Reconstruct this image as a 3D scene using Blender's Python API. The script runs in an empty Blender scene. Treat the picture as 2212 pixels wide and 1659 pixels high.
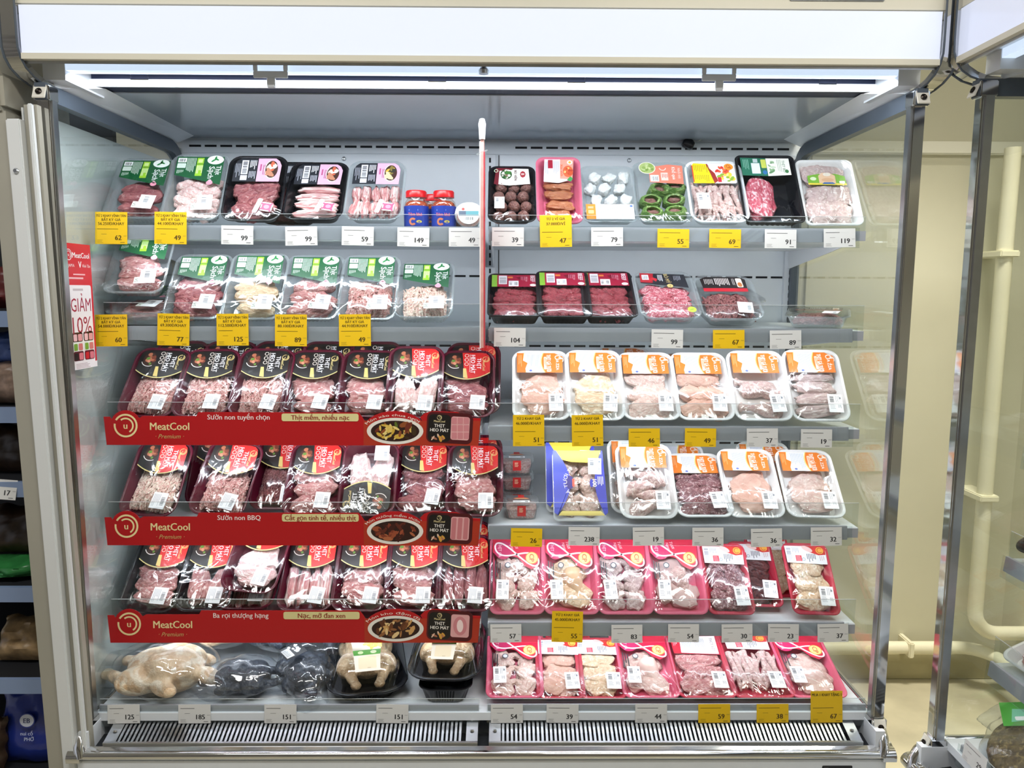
import bpy, bmesh, math, random
from mathutils import Vector, Matrix, noise

S = bpy.context.scene
COL = S.collection
PI = math.pi
rad = math.radians

# ------------------------------------------------------------------ camera, world, light, exposure
cam_data = bpy.data.cameras.new('camera')
cam = bpy.data.objects.new('camera', cam_data)
COL.objects.link(cam)
S.camera = cam
cam_data.sensor_width = 36.0
cam_data.lens = 1640.0 * 36.0 / 2212.0
cam_data.clip_start = 0.02
_p, _y, _r = -0.1228, 0.0096, 0.0042
_F = Vector((math.sin(_y) * math.cos(_p), math.cos(_y) * math.cos(_p), math.sin(_p)))
_R = Vector((math.cos(_y), -math.sin(_y), 0))
_U = _R.cross(_F)
_R2 = _R * math.cos(_r) + _U * math.sin(_r)
_U2 = -_R * math.sin(_r) + _U * math.cos(_r)
cam.matrix_world = Matrix(((_R2.x, _U2.x, -_F.x, 0.0473), (_R2.y, _U2.y, -_F.y, -1.7197), (_R2.z, _U2.z, -_F.z, 1.4973), (0, 0, 0, 1)))

world = bpy.data.worlds.new('store')
S.world = world
world.use_nodes = True
world.node_tree.nodes['Background'].inputs[0].default_value = (0.86, 0.90, 1.0, 1)
world.node_tree.nodes['Background'].inputs[1].default_value = 0.42

vs = S.view_settings
vs.view_transform = 'Standard'
vs.look = 'None'
vs.gamma = 1.0
vs.use_curve_mapping = False
vs.exposure = 0.5

def area(name, loc, rot, sx, sy, power, col=(1, 1, 1)):
    d = bpy.data.lights.new(name, 'AREA')
    d.shape = 'RECTANGLE'
    d.size = sx
    d.size_y = sy
    d.energy = power
    d.color = col
    o = bpy.data.objects.new(name, d)
    COL.objects.link(o)
    o.location = loc
    o.rotation_euler = rot
    return o

# ceiling lamps of the shop, hung over the aisle in front of the cases
area('ceiling_lamp_light', (-0.9, -1.25, 2.93), (0, 0, 0), 1.2, 0.25, 20, (1.0, 0.98, 0.95))
area('ceiling_lamp_light', (0.9, -1.25, 2.93), (0, 0, 0), 1.2, 0.25, 20, (1.0, 0.97, 0.92))
_c = area('ceiling_lamp_light', (1.5, 0.35, 2.93), (0, 0, 0), 0.6, 0.25, 11.5, (1.0, 0.95, 0.83))
_c.data.spread = rad(75)
# light strips of the refrigerated case: canopy and under every shelf
COOL = (0.88, 0.94, 1.0)
area('canopy_strip_light', (0, 0.018, 1.9645), (rad(26), 0, 0), 1.8, 0.026, 8.5, COOL)
for _z, _yf in ((1.652, .185), (1.406, .165), (1.16, .155), (.912, .13), (.665, .115)):
    for _x in (-.475, .475):
        area('shelf_strip_light', (_x, _yf + .03, _z - .0335), (rad(52), 0, 0), .86, .012, .85, COOL)

# ------------------------------------------------------------------ materials
def lin(h):
    h = h.lstrip('#')
    if len(h) == 3:
        h = ''.join(c * 2 for c in h)
    out = []
    for i in (0, 2, 4):
        c = int(h[i:i + 2], 16) / 255
        out.append(c / 12.92 if c <= .04045 else ((c + .055) / 1.055) ** 2.4)
    return (*out, 1)

MATS = {}

def mat(name, col, rough=.5, metal=0., var=.0, vscale=40., bump=0., bscale=200., coat=0., emit=0., spec=.5):
    if name in MATS:
        return MATS[name]
    m = bpy.data.materials.new(name)
    m.use_nodes = True
    nt = m.node_tree
    b = nt.nodes['Principled BSDF']
    c = lin(col)
    b.inputs['Base Color'].default_value = c
    b.inputs['Roughness'].default_value = rough
    b.inputs['Metallic'].default_value = metal
    b.inputs['Coat Weight'].default_value = coat
    b.inputs['Specular IOR Level'].default_value = spec
    if emit:
        b.inputs['Emission Color'].default_value = c
        b.inputs['Emission Strength'].default_value = emit
    if var or bump:
        tc = nt.nodes.new('ShaderNodeTexCoord')
    if var:
        n = nt.nodes.new('ShaderNodeTexNoise')
        n.inputs['Scale'].default_value = vscale
        n.inputs['Detail'].default_value = 4
        nt.links.new(tc.outputs['Object'], n.inputs['Vector'])
        r = nt.nodes.new('ShaderNodeValToRGB')
        r.color_ramp.elements[0].position = .3
        r.color_ramp.elements[1].position = .7
        r.color_ramp.elements[0].color = (*[x * (1 - var) for x in c[:3]], 1)
        r.color_ramp.elements[1].color = (*[min(1, x * (1 + var * .6)) for x in c[:3]], 1)
        nt.links.new(n.outputs['Fac'], r.inputs['Fac'])
        nt.links.new(r.outputs['Color'], b.inputs['Base Color'])
    if bump:
        n2 = nt.nodes.new('ShaderNodeTexNoise')
        n2.inputs['Scale'].default_value = bscale
        nt.links.new(tc.outputs['Object'], n2.inputs['Vector'])
        bp = nt.nodes.new('ShaderNodeBump')
        bp.inputs['Strength'].default_value = bump
        bp.inputs['Distance'].default_value = .002
        nt.links.new(n2.outputs['Fac'], bp.inputs['Height'])
        nt.links.new(bp.outputs['Normal'], b.inputs['Normal'])
    MATS[name] = m
    return m

def clear(name, tint='#ffffff', ior=1.45, gain=1.0, base=.0, rough=.03, wrinkle=0., wscale=25., haze=0.):
    """thin clear plastic or glass sheet: see-through plus a mirror share that grows at glancing angles"""
    if name in MATS:
        return MATS[name]
    m = bpy.data.materials.new(name)
    m.use_nodes = True
    nt = m.node_tree
    for n in list(nt.nodes):
        nt.nodes.remove(n)
    out = nt.nodes.new('ShaderNodeOutputMaterial')
    tr = nt.nodes.new('ShaderNodeBsdfTransparent')
    tr.inputs[0].default_value = lin(tint)
    gl = nt.nodes.new('ShaderNodeBsdfGlossy')
    gl.inputs['Roughness'].default_value = rough
    # mirror share by Schlick's rule, the same from both sides of the sheet
    ge = nt.nodes.new('ShaderNodeNewGeometry')
    fr = nt.nodes.new('ShaderNodeVectorMath')
    fr.operation = 'DOT_PRODUCT'
    nt.links.new(ge.outputs['Normal'], fr.inputs[0])
    nt.links.new(ge.outputs['Incoming'], fr.inputs[1])
    ab = nt.nodes.new('ShaderNodeMath')
    ab.operation = 'ABSOLUTE'
    nt.links.new(fr.outputs['Value'], ab.inputs[0])
    om = nt.nodes.new('ShaderNodeMath')
    om.operation = 'SUBTRACT'
    om.inputs[0].default_value = 1.0
    om.use_clamp = True
    nt.links.new(ab.outputs[0], om.inputs[1])
    pw = nt.nodes.new('ShaderNodeMath')
    pw.operation = 'POWER'
    pw.inputs[1].default_value = 5.0
    nt.links.new(om.outputs[0], pw.inputs[0])
    f0 = ((ior - 1) / (ior + 1)) ** 2
    ma = nt.nodes.new('ShaderNodeMath')
    ma.operation = 'MULTIPLY_ADD'
    ma.use_clamp = True
    ma.inputs[1].default_value = gain * (1 - f0)
    ma.inputs[2].default_value = base + gain * f0
    nt.links.new(pw.outputs[0], ma.inputs[0])
    mix = nt.nodes.new('ShaderNodeMixShader')
    nt.links.new(ma.outputs[0], mix.inputs[0])
    nt.links.new(tr.outputs[0], mix.inputs[1])
    nt.links.new(gl.outputs[0], mix.inputs[2])
    last = mix
    if wrinkle:
        tc = nt.nodes.new('ShaderNodeTexCoord')
        oi = nt.nodes.new('ShaderNodeObjectInfo')
        ad = nt.nodes.new('ShaderNodeVectorMath')
        sc = nt.nodes.new('ShaderNodeVectorMath')
        sc.operation = 'SCALE'
        sc.inputs[3].default_value = 3.0
        cb = nt.nodes.new('ShaderNodeCombineXYZ')
        for i in range(3):
            nt.links.new(oi.outputs['Random'], cb.inputs[i])
        nt.links.new(cb.outputs[0], sc.inputs[0])
        nt.links.new(tc.outputs['Object'], ad.inputs[0])
        nt.links.new(sc.outputs[0], ad.inputs[1])
        mp = nt.nodes.new('ShaderNodeMapping')
        mp.inputs['Scale'].default_value = (1.0, .55, 1.0)
        mp.inputs['Rotation'].default_value = (0, 0, .6)
        nt.links.new(ad.outputs[0], mp.inputs[0])
        nz = nt.nodes.new('ShaderNodeTexNoise')
        nz.inputs['Scale'].default_value = wscale
        nz.inputs['Detail'].default_value = 2.5
        nz.inputs['Distortion'].default_value = 1.3
        nt.links.new(mp.outputs[0], nz.inputs['Vector'])
        bp = nt.nodes.new('ShaderNodeBump')
        bp.inputs['Strength'].default_value = wrinkle
        bp.inputs['Distance'].default_value = .02
        nt.links.new(nz.outputs['Fac'], bp.inputs['Height'])
        nt.links.new(bp.outputs['Normal'], gl.inputs['Normal'])
        nt.links.new(bp.outputs['Normal'], fr.inputs[0])
    if haze:
        df = nt.nodes.new('ShaderNodeBsdfDiffuse')
        df.inputs[0].default_value = lin('#eef2f4')
        m2 = nt.nodes.new('ShaderNodeMixShader')
        m2.inputs[0].default_value = haze
        nt.links.new(mix.outputs[0], m2.inputs[1])
        nt.links.new(df.outputs[0], m2.inputs[2])
        last = m2
    nt.links.new(last.outputs[0], out.inputs[0])
    MATS[name] = m
    return m

def meat(name, c1, c2, c3, scale=28., fat=.62, rough=.32, stripes=0.):
    """raw meat: two flesh tones in noise, paler fat where a second noise (or a band pattern) peaks"""
    if name in MATS:
        return MATS[name]
    m = bpy.data.materials.new(name)
    m.use_nodes = True
    nt = m.node_tree
    b = nt.nodes['Principled BSDF']
    tc = nt.nodes.new('ShaderNodeTexCoord')
    oi = nt.nodes.new('ShaderNodeObjectInfo')
    ad = nt.nodes.new('ShaderNodeVectorMath')
    cb = nt.nodes.new('ShaderNodeCombineXYZ')
    ml = nt.nodes.new('ShaderNodeMath')
    ml.operation = 'MULTIPLY'
    ml.inputs[1].default_value = 7
    nt.links.new(oi.outputs['Random'], ml.inputs[0])
    for i in range(3):
        nt.links.new(ml.outputs[0], cb.inputs[i])
    nt.links.new(tc.outputs['Object'], ad.inputs[0])
    nt.links.new(cb.outputs[0], ad.inputs[1])
    n1 = nt.nodes.new('ShaderNodeTexNoise')
    n1.inputs['Scale'].default_value = scale * .11
    n1.inputs['Detail'].default_value = 5
    nt.links.new(ad.outputs[0], n1.inputs['Vector'])
    r1 = nt.nodes.new('ShaderNodeValToRGB')
    r1.color_ramp.elements[0].position = .35
    r1.color_ramp.elements[1].position = .65
    r1.color_ramp.elements[0].color = lin(c1)
    r1.color_ramp.elements[1].color = lin(c2)
    nt.links.new(n1.outputs['Fac'], r1.inputs['Fac'])
    if stripes:
        n2 = nt.nodes.new('ShaderNodeTexNoise')
        n2.inputs['Scale'].default_value = 1.0
        n2.inputs['Detail'].default_value = 4
        n2.inputs['Distortion'].default_value = .7
        mp = nt.nodes.new('ShaderNodeMapping')
        mp.inputs['Scale'].default_value = (2.6, .4, 1.2) if stripes > 0 else (.4, 2.6, 1.2)
        nt.links.new(ad.outputs[0], mp.inputs[0])
    else:
        n2 = nt.nodes.new('ShaderNodeTexNoise')
        n2.inputs['Scale'].default_value = scale * .10
        n2.inputs['Detail'].default_value = 6
        n2.inputs['Distortion'].default_value = 1.6
    nt.links.new(mp.outputs[0] if stripes else ad.outputs[0], n2.inputs['Vector'])
    r2 = nt.nodes.new('ShaderNodeValToRGB')
    r2.color_ramp.elements[0].position = fat - .06
    r2.color_ramp.elements[1].position = fat + .07
    nt.links.new(n2.outputs['Fac'], r2.inputs['Fac'])
    mx = nt.nodes.new('ShaderNodeMix')
    mx.data_type = 'RGBA'
    nt.links.new(r2.outputs['Color'], mx.inputs[0])
    nt.links.new(r1.outputs['Color'], mx.inputs[6])
    mx.inputs[7].default_value = lin(c3)
    nt.links.new(mx.outputs[2], b.inputs['Base Color'])
    b.inputs['Roughness'].default_value = rough
    bp = nt.nodes.new('ShaderNodeBump')
    bp.inputs['Strength'].default_value = .35
    bp.inputs['Distance'].default_value = .06
    nt.links.new(n1.outputs['Fac'], bp.inputs['Height'])
    nt.links.new(bp.outputs['Normal'], b.inputs['Normal'])
    MATS[name] = m
    return m

def ink(h):
    return mat('print_' + h.lstrip('#'), h, rough=.42)

# ------------------------------------------------------------------ mesh helpers
class MB:
    def __init__(s):
        s.v, s.f, s.m = [], [], []
    def add(s, v, f, m=0):
        o = len(s.v)
        s.v += [tuple(p) for p in v]
        s.f += [tuple(i + o for i in q) for q in f]
        s.m += [m] * len(f)
        return s
    def box(s, x0, y0, z0, x1, y1, z1, m=0):
        v = [(x0, y0, z0), (x1, y0, z0), (x1, y1, z0), (x0, y1, z0), (x0, y0, z1), (x1, y0, z1), (x1, y1, z1), (x0, y1, z1)]
        return s.add(v, [(0, 3, 2, 1), (4, 5, 6, 7), (0, 1, 5, 4), (1, 2, 6, 5), (2, 3, 7, 6), (3, 0, 4, 7)], m)
    def extr(s, prof, x0, x1, m=0):
        """profile in (y, z), drawn out along x"""
        n = len(prof)
        v = [(x0, p[0], p[1]) for p in prof] + [(x1, p[0], p[1]) for p in prof]
        f = [(i, (i + 1) % n, n + (i + 1) % n, n + i) for i in range(n)]
        return s.add(v, f + [tuple(range(n - 1, -1, -1)), tuple(range(n, 2 * n))], m)
    def prism(s, poly, z0, z1, m=0):
        n = len(poly)
        v = [(p[0], p[1], z0) for p in poly] + [(p[0], p[1], z1) for p in poly]
        f = [(i, (i + 1) % n, n + (i + 1) % n, n + i) for i in range(n)]
        return s.add(v, f + [tuple(range(n - 1, -1, -1)), tuple(range(n, 2 * n))], m)
    def loft(s, rings, cap0=True, cap1=True, m=0):
        n = len(rings[0])
        v = [p for r in rings for p in r]
        f = []
        for k in range(len(rings) - 1):
            for i in range(n):
                j = (i + 1) % n
                f.append((k * n + i, k * n + j, (k + 1) * n + j, (k + 1) * n + i))
        if cap0:
            f.append(tuple(range(n - 1, -1, -1)))
        if cap1:
            f.append(tuple(range((len(rings) - 1) * n, len(rings) * n)))
        return s.add(v, f, m)
    def lathe(s, prof, n=24, m=0, c=(0, 0, 0)):
        rings = [[(c[0] + r * math.cos(2 * PI * i / n), c[1] + r * math.sin(2 * PI * i / n), c[2] + z) for i in range(n)] for r, z in prof]
        return s.loft(rings, m=m)
    def tube(s, pts, r, n=8, m=0):
        pts = [Vector(p) for p in pts]
        rs = r if isinstance(r, (list, tuple)) else [r] * len(pts)
        rings = []
        up = None
        for i, p in enumerate(pts):
            t = (pts[min(i + 1, len(pts) - 1)] - pts[max(i - 1, 0)]).normalized()
            if up is None:
                up = Vector((0, 0, 1)) if abs(t.z) < .9 else Vector((1, 0, 0))
            a = t.cross(up).normalized()
            b = a.cross(t)
            up = b
            rings.append([tuple(p + (a * math.cos(2 * PI * k / n) + b * math.sin(2 * PI * k / n)) * rs[i]) for k in range(n)])
        return s.loft(rings, m=m)
    def mesh(s, name, mats, smooth=False, bevel=0.):
        me = bpy.data.meshes.new(name)
        me.from_pydata(s.v, [], s.f)
        for mm in (mats if isinstance(mats, (list, tuple)) else [mats]):
            me.materials.append(mm)
        me.polygons.foreach_set('material_index', s.m)
        bm = bmesh.new()
        bm.from_mesh(me)
        if bevel:
            bmesh.ops.bevel(bm, geom=bm.edges[:], offset=bevel, segments=2, affect='EDGES', clamp_overlap=True)
        bmesh.ops.recalc_face_normals(bm, faces=bm.faces[:])
        bm.to_mesh(me)
        bm.free()
        if smooth:
            me.polygons.foreach_set('use_smooth', [True] * len(me.polygons))
            try:
                me.set_sharp_from_angle(angle=rad(40))
            except Exception:
                pass
        me.update()
        return me

def put(name, me, parent=None, loc=(0, 0, 0), rot=(0, 0, 0), scale=(1, 1, 1), m=None):
    o = bpy.data.objects.new(name, me)
    COL.objects.link(o)
    o.parent = parent
    o.location = loc
    o.rotation_euler = rot
    o.scale = scale
    if m is not None:
        o.material_slots[0].link = 'OBJECT'
        o.material_slots[0].material = m
    return o

def tag(o, label, cat, group=None, kind=None):
    o['label'] = label
    if cat:
        o['category'] = cat
    if group:
        o['group'] = group
    if kind:
        o['kind'] = kind
    return o

def thing(name, label, cat, loc=(0, 0, 0), rotz=0., group=None):
    o = bpy.data.objects.new(name, None)
    o.empty_display_size = .05
    COL.objects.link(o)
    o.location = loc
    o.rotation_euler = (0, 0, rotz)
    return tag(o, label, cat, group)

def rr(w, l, r, n=5, sub=0):
    """rounded rectangle, counter-clockwise, centred; sub splits the straight sides"""
    pts = []
    for cx, cy, a0 in ((w / 2 - r, l / 2 - r, 0), (-w / 2 + r, l / 2 - r, 90), (-w / 2 + r, -l / 2 + r, 180), (w / 2 - r, -l / 2 + r, 270)):
        for i in range(n + 1):
            a = rad(a0 + 90 * i / n)
            pts.append((cx + r * math.cos(a), cy + r * math.sin(a)))
        if sub:
            a = rad(a0 + 90)
            p = pts[-1]
            nx = {0: (-w / 2 + r, l / 2), 90: (-w / 2, -l / 2 + r), 180: (w / 2 - r, -l / 2), 270: (w / 2, l / 2 - r)}[a0]
            for k in range(1, sub):
                t = k / sub
                pts.append((p[0] + (nx[0] - p[0]) * t, p[1] + (nx[1] - p[1]) * t))
    return pts

# ------------------------------------------------------------------ shared materials
WHITE = mat('white_enamel', '#dfe4ea', .38, var=.04, vscale=6)
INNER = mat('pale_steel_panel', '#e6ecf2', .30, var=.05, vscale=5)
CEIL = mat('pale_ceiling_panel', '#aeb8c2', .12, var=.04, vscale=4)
STRIPM = mat('grey_ticket_channel', '#a3a6ae', .42, var=.06, vscale=9)
DARKGREY = mat('dark_grey_gasket', '#4d5661', .35)
CHROME = mat('polished_chrome', '#d8d8d8', .08, 1.)
STEEL = mat('brushed_steel', '#b9bcbf', .28, 1., var=.08, vscale=30)
BEIGE = mat('beige_paint', '#d8d3b6', .5, var=.06, vscale=3)
CREAM = mat('cream_enamel', '#d7d3c2', .42, var=.03, vscale=5)
BLACKP = mat('black_plastic', '#17181c', .25)
NAVYD = mat('dark_blue_honeycomb', '#1b2440', .5)
GLASS = clear('side_glass', '#f8fbfa', 1.5, 1.6, .0, .0)
ACRYL = clear('clear_acrylic', '#f7fafa', 1.45, 1.3, .01, .02)
CLEARP = clear('clear_tray_plastic', '#f4f8f8', 1.4, 1.4, .05, .12, haze=.10)
FILM = clear('stretch_film', '#fbfcfd', 1.4, 1.0, .035, .07, wrinkle=.5, wscale=13)
FILM2 = clear('tight_film', '#fbfcfd', 1.4, 1.0, .03, .05, wrinkle=.22, wscale=11)
BAGFILM = clear('loose_bag_film', '#f4f6f8', 1.4, 1.1, .06, .07, wrinkle=.35, wscale=9, haze=.015)
# ------------------------------------------------------------------ setting: floor, walls, corner with pipes
def struct(name, me, **k):
    o = put(name, me, **k)
    o['kind'] = 'structure'
    return o

FLOORM = mat('dusty_beige_floor', '#bfb79d', .45, var=.22, vscale=5, bump=.05, bscale=60)
WALLM = mat('cream_wall', '#d2cfb9', .55, var=.06, vscale=2.2)
WALLU = mat('cream_wall_upper', '#e2e0d2', .5, var=.04, vscale=2)
PIPEM = mat('cream_painted_pipe', '#ece6cc', .35, var=.04, vscale=8)

fl = struct('floor', MB().box(-4, -4.2, -.05, 4, 3.0, 0).mesh('floor', FLOORM))
fl['label'] = 'dusty beige shop floor'
wb = struct('wall_back', MB().box(-4, 1.09, 0, 4, 1.2, 3.0).mesh('wall_back', WALLM))
wb['label'] = 'cream painted wall behind the display cases'
wr = struct('wall_right', MB().box(1.98, -4.2, 0, 2.1, 1.09, 3.0).mesh('wall_right', WALLM))
wr['label'] = 'cream painted wall behind the right case'
wf = struct('wall_front', MB().box(-4, -4.2, 0, 4, -4.1, 3.0).mesh('wall_front', mat('far_shop_wall', '#aaa59d', .6, var=.8, vscale=3)))
wf['label'] = 'far shop wall behind the photographer'
ce = struct('ceiling', MB().box(-4, -4.2, 3.0, 4, 1.2, 3.08).mesh('ceiling', mat('shop_ceiling', '#cfcbc0', .7, var=.04, vscale=2)))
ce['label'] = 'off white shop ceiling'
struct('trim_1', MB().box(1.15, 1.075, 0, 1.98, 1.09, 1.995).mesh('trim', WALLM), )['label'] = 'cream wall panel below a ledge'
struct('trim_2', MB().box(1.15, 1.05, 1.985, 1.98, 1.09, 2.03).mesh('trim', WALLU, bevel=.004))['label'] = 'horizontal cream ledge across the corner wall'
struct('baseboard_back', MB().box(1.15, 1.06, 0, 1.98, 1.09, .105).mesh('baseboard', mat('grey_beige_skirting', '#aba37f', .5, var=.15, vscale=9), bevel=.003))['label'] = 'grey beige skirting along the corner wall'

def arc(c, r, a0, a1, n, plane):
    out = []
    for i in range(n + 1):
        a = rad(a0 + (a1 - a0) * i / n)
        p = [c[0], c[1], c[2]]
        p[plane[0]] += r * math.cos(a)
        p[plane[1]] += r * math.sin(a)
        out.append(tuple(p))
    return out

pr = thing('pipe', 'cream painted pipe running along the corner wall above the skirting', 'pipe', (1.5, 1.02, .15))
pts = [(-.4, 0, 0), (.28, 0, 0)] + [(.28 + .1 * math.sin(rad(a)), -.1 + .1 * math.cos(rad(a)), -.0) for a in range(15, 91, 15)] + [(.38, -.5, 0)]
put('tube', MB().tube(pts, .024, 14).mesh('tube', PIPEM, True), pr)
put('clip', MB().box(-.02, -.03, -.03, .0, .07, .03).mesh('clip', PIPEM, bevel=.004), pr, (.1, 0, 0))
pv = thing('pipe', 'cream painted upright pipe in the corner, bent near the floor', 'pipe', (1.79, .95, .33))
pts = [(.0, 0, 1.66), (0, 0, .0)] + [(.09 - .09 * math.cos(rad(a)), 0, -.09 * math.sin(rad(a))) for a in range(15, 91, 15)] + [(.2, 0, -.09)]
put('tube', MB().tube(pts, .026, 14).mesh('tube', PIPEM, True), pv)
put('clip', MB().box(-.034, -.034, -.012, .034, .14, .012).mesh('clip', PIPEM, bevel=.004), pv, (0, 0, .43))
put('clip', MB().box(-.034, -.034, -.012, .034, .14, .012).mesh('clip', PIPEM, bevel=.004), pv, (0, 0, 1.3))

# lamps over the aisle (their light is set at the top)
for x, y, lab in ((-.9, -1.25, 'slim ceiling lamp over the aisle on the left'), (.9, -1.25, 'slim ceiling lamp over the aisle on the right'), (1.5, .35, 'warm ceiling lamp over the corner behind the cases')):
    c = thing('ceiling_lamp', lab, 'lamp', (x, y, 2.94), group='shop ceiling lamps')
    hw = .62 if y < 0 else .32
    put('housing', MB().box(-hw, -.14, .0, hw, .14, .06).mesh('housing', WHITE, bevel=.004), c)

# ------------------------------------------------------------------ the refrigerated case
LIT = mat('backlit_white_fascia', '#dde5fb', .12, emit=.22)
LED = mat('light_strip_diffuser', '#d6e8ff', .3, emit=.55)
SLOT = mat('dark_air_slot', '#12161c', .7)

def arcpts(cy, cz, r, a0, a1, n):
    return [(cy + r * math.cos(rad(a0 + (a1 - a0) * i / n)), cz + r * math.sin(rad(a0 + (a1 - a0) * i / n))) for i in range(n + 1)]

PLATE = mat('pale_clamp_plate', '#d9d6cc', .25)
def post_foot(name, root, x, z, y=0.):
    """clamp at the end of a post: chrome sleeve with a pale screwed plate in front"""
    p = put(name, MB().box(-.018, -.006, -.016, .018, .03, .016).mesh(name, CHROME, bevel=.002), root, (x, y, z))
    q = put('clamp_plate', MB().box(-.014, -.003, -.016, .014, .0, .016).mesh('clamp_plate', PLATE, bevel=.001), p, (0, -.009, 0), (rad(-22), 0, 0))
    put('screw', MB().lathe([(0, 0), (.0065, 0), (.007, .0025), (.003, .004), (0, .003)], 12).mesh('screw', mat('dark_screw', '#2a2420', .25, .8), True), p, (0, -.0125, .0), (rad(68), 0, 0))
    return p

def chrome_bracket(x, sx, root):
    """bright band outside the fascia end that sweeps round under the canopy to the post"""
    key = [(-.060, 2.2, 0), (-.060, 2.1, 0), (-.060, 2.02, 0), (-.059, 1.995, .0), (-.054, 1.975, .002), (-.044, 1.957, .006), (-.028, 1.943, .012), (-.008, 1.934, .018), (.02, 1.93, .02)]
    w = .034
    v, e0, e1 = [], [], []
    for (y, z, dx) in key:
        xa = x + sx * dx
        v += [(xa, y, z), (xa - sx * w, y, z), (xa - sx * w, y + .014, z + .01), (xa, y + .014, z + .01)]
        e0.append((xa, y - .001, z))
        e1.append((xa - sx * w, y - .001, z))
    f = []
    for i in range(len(key) - 1):
        for k in range(4):
            f.append((4 * i + k, 4 * i + (k + 1) % 4, 4 * i + 4 + (k + 1) % 4, 4 * i + 4 + k))
    t = put('corner_trim', MB().add(v, f).mesh('corner_trim', CHROME, True), root)
    put('trim_seal', MB().tube(e0, .0022, 6).mesh('trim_seal', DARKGREY, True), t)
    put('trim_seal', MB().tube(e1, .0022, 6).mesh('trim_seal', DARKGREY, True), t)
    return t

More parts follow.
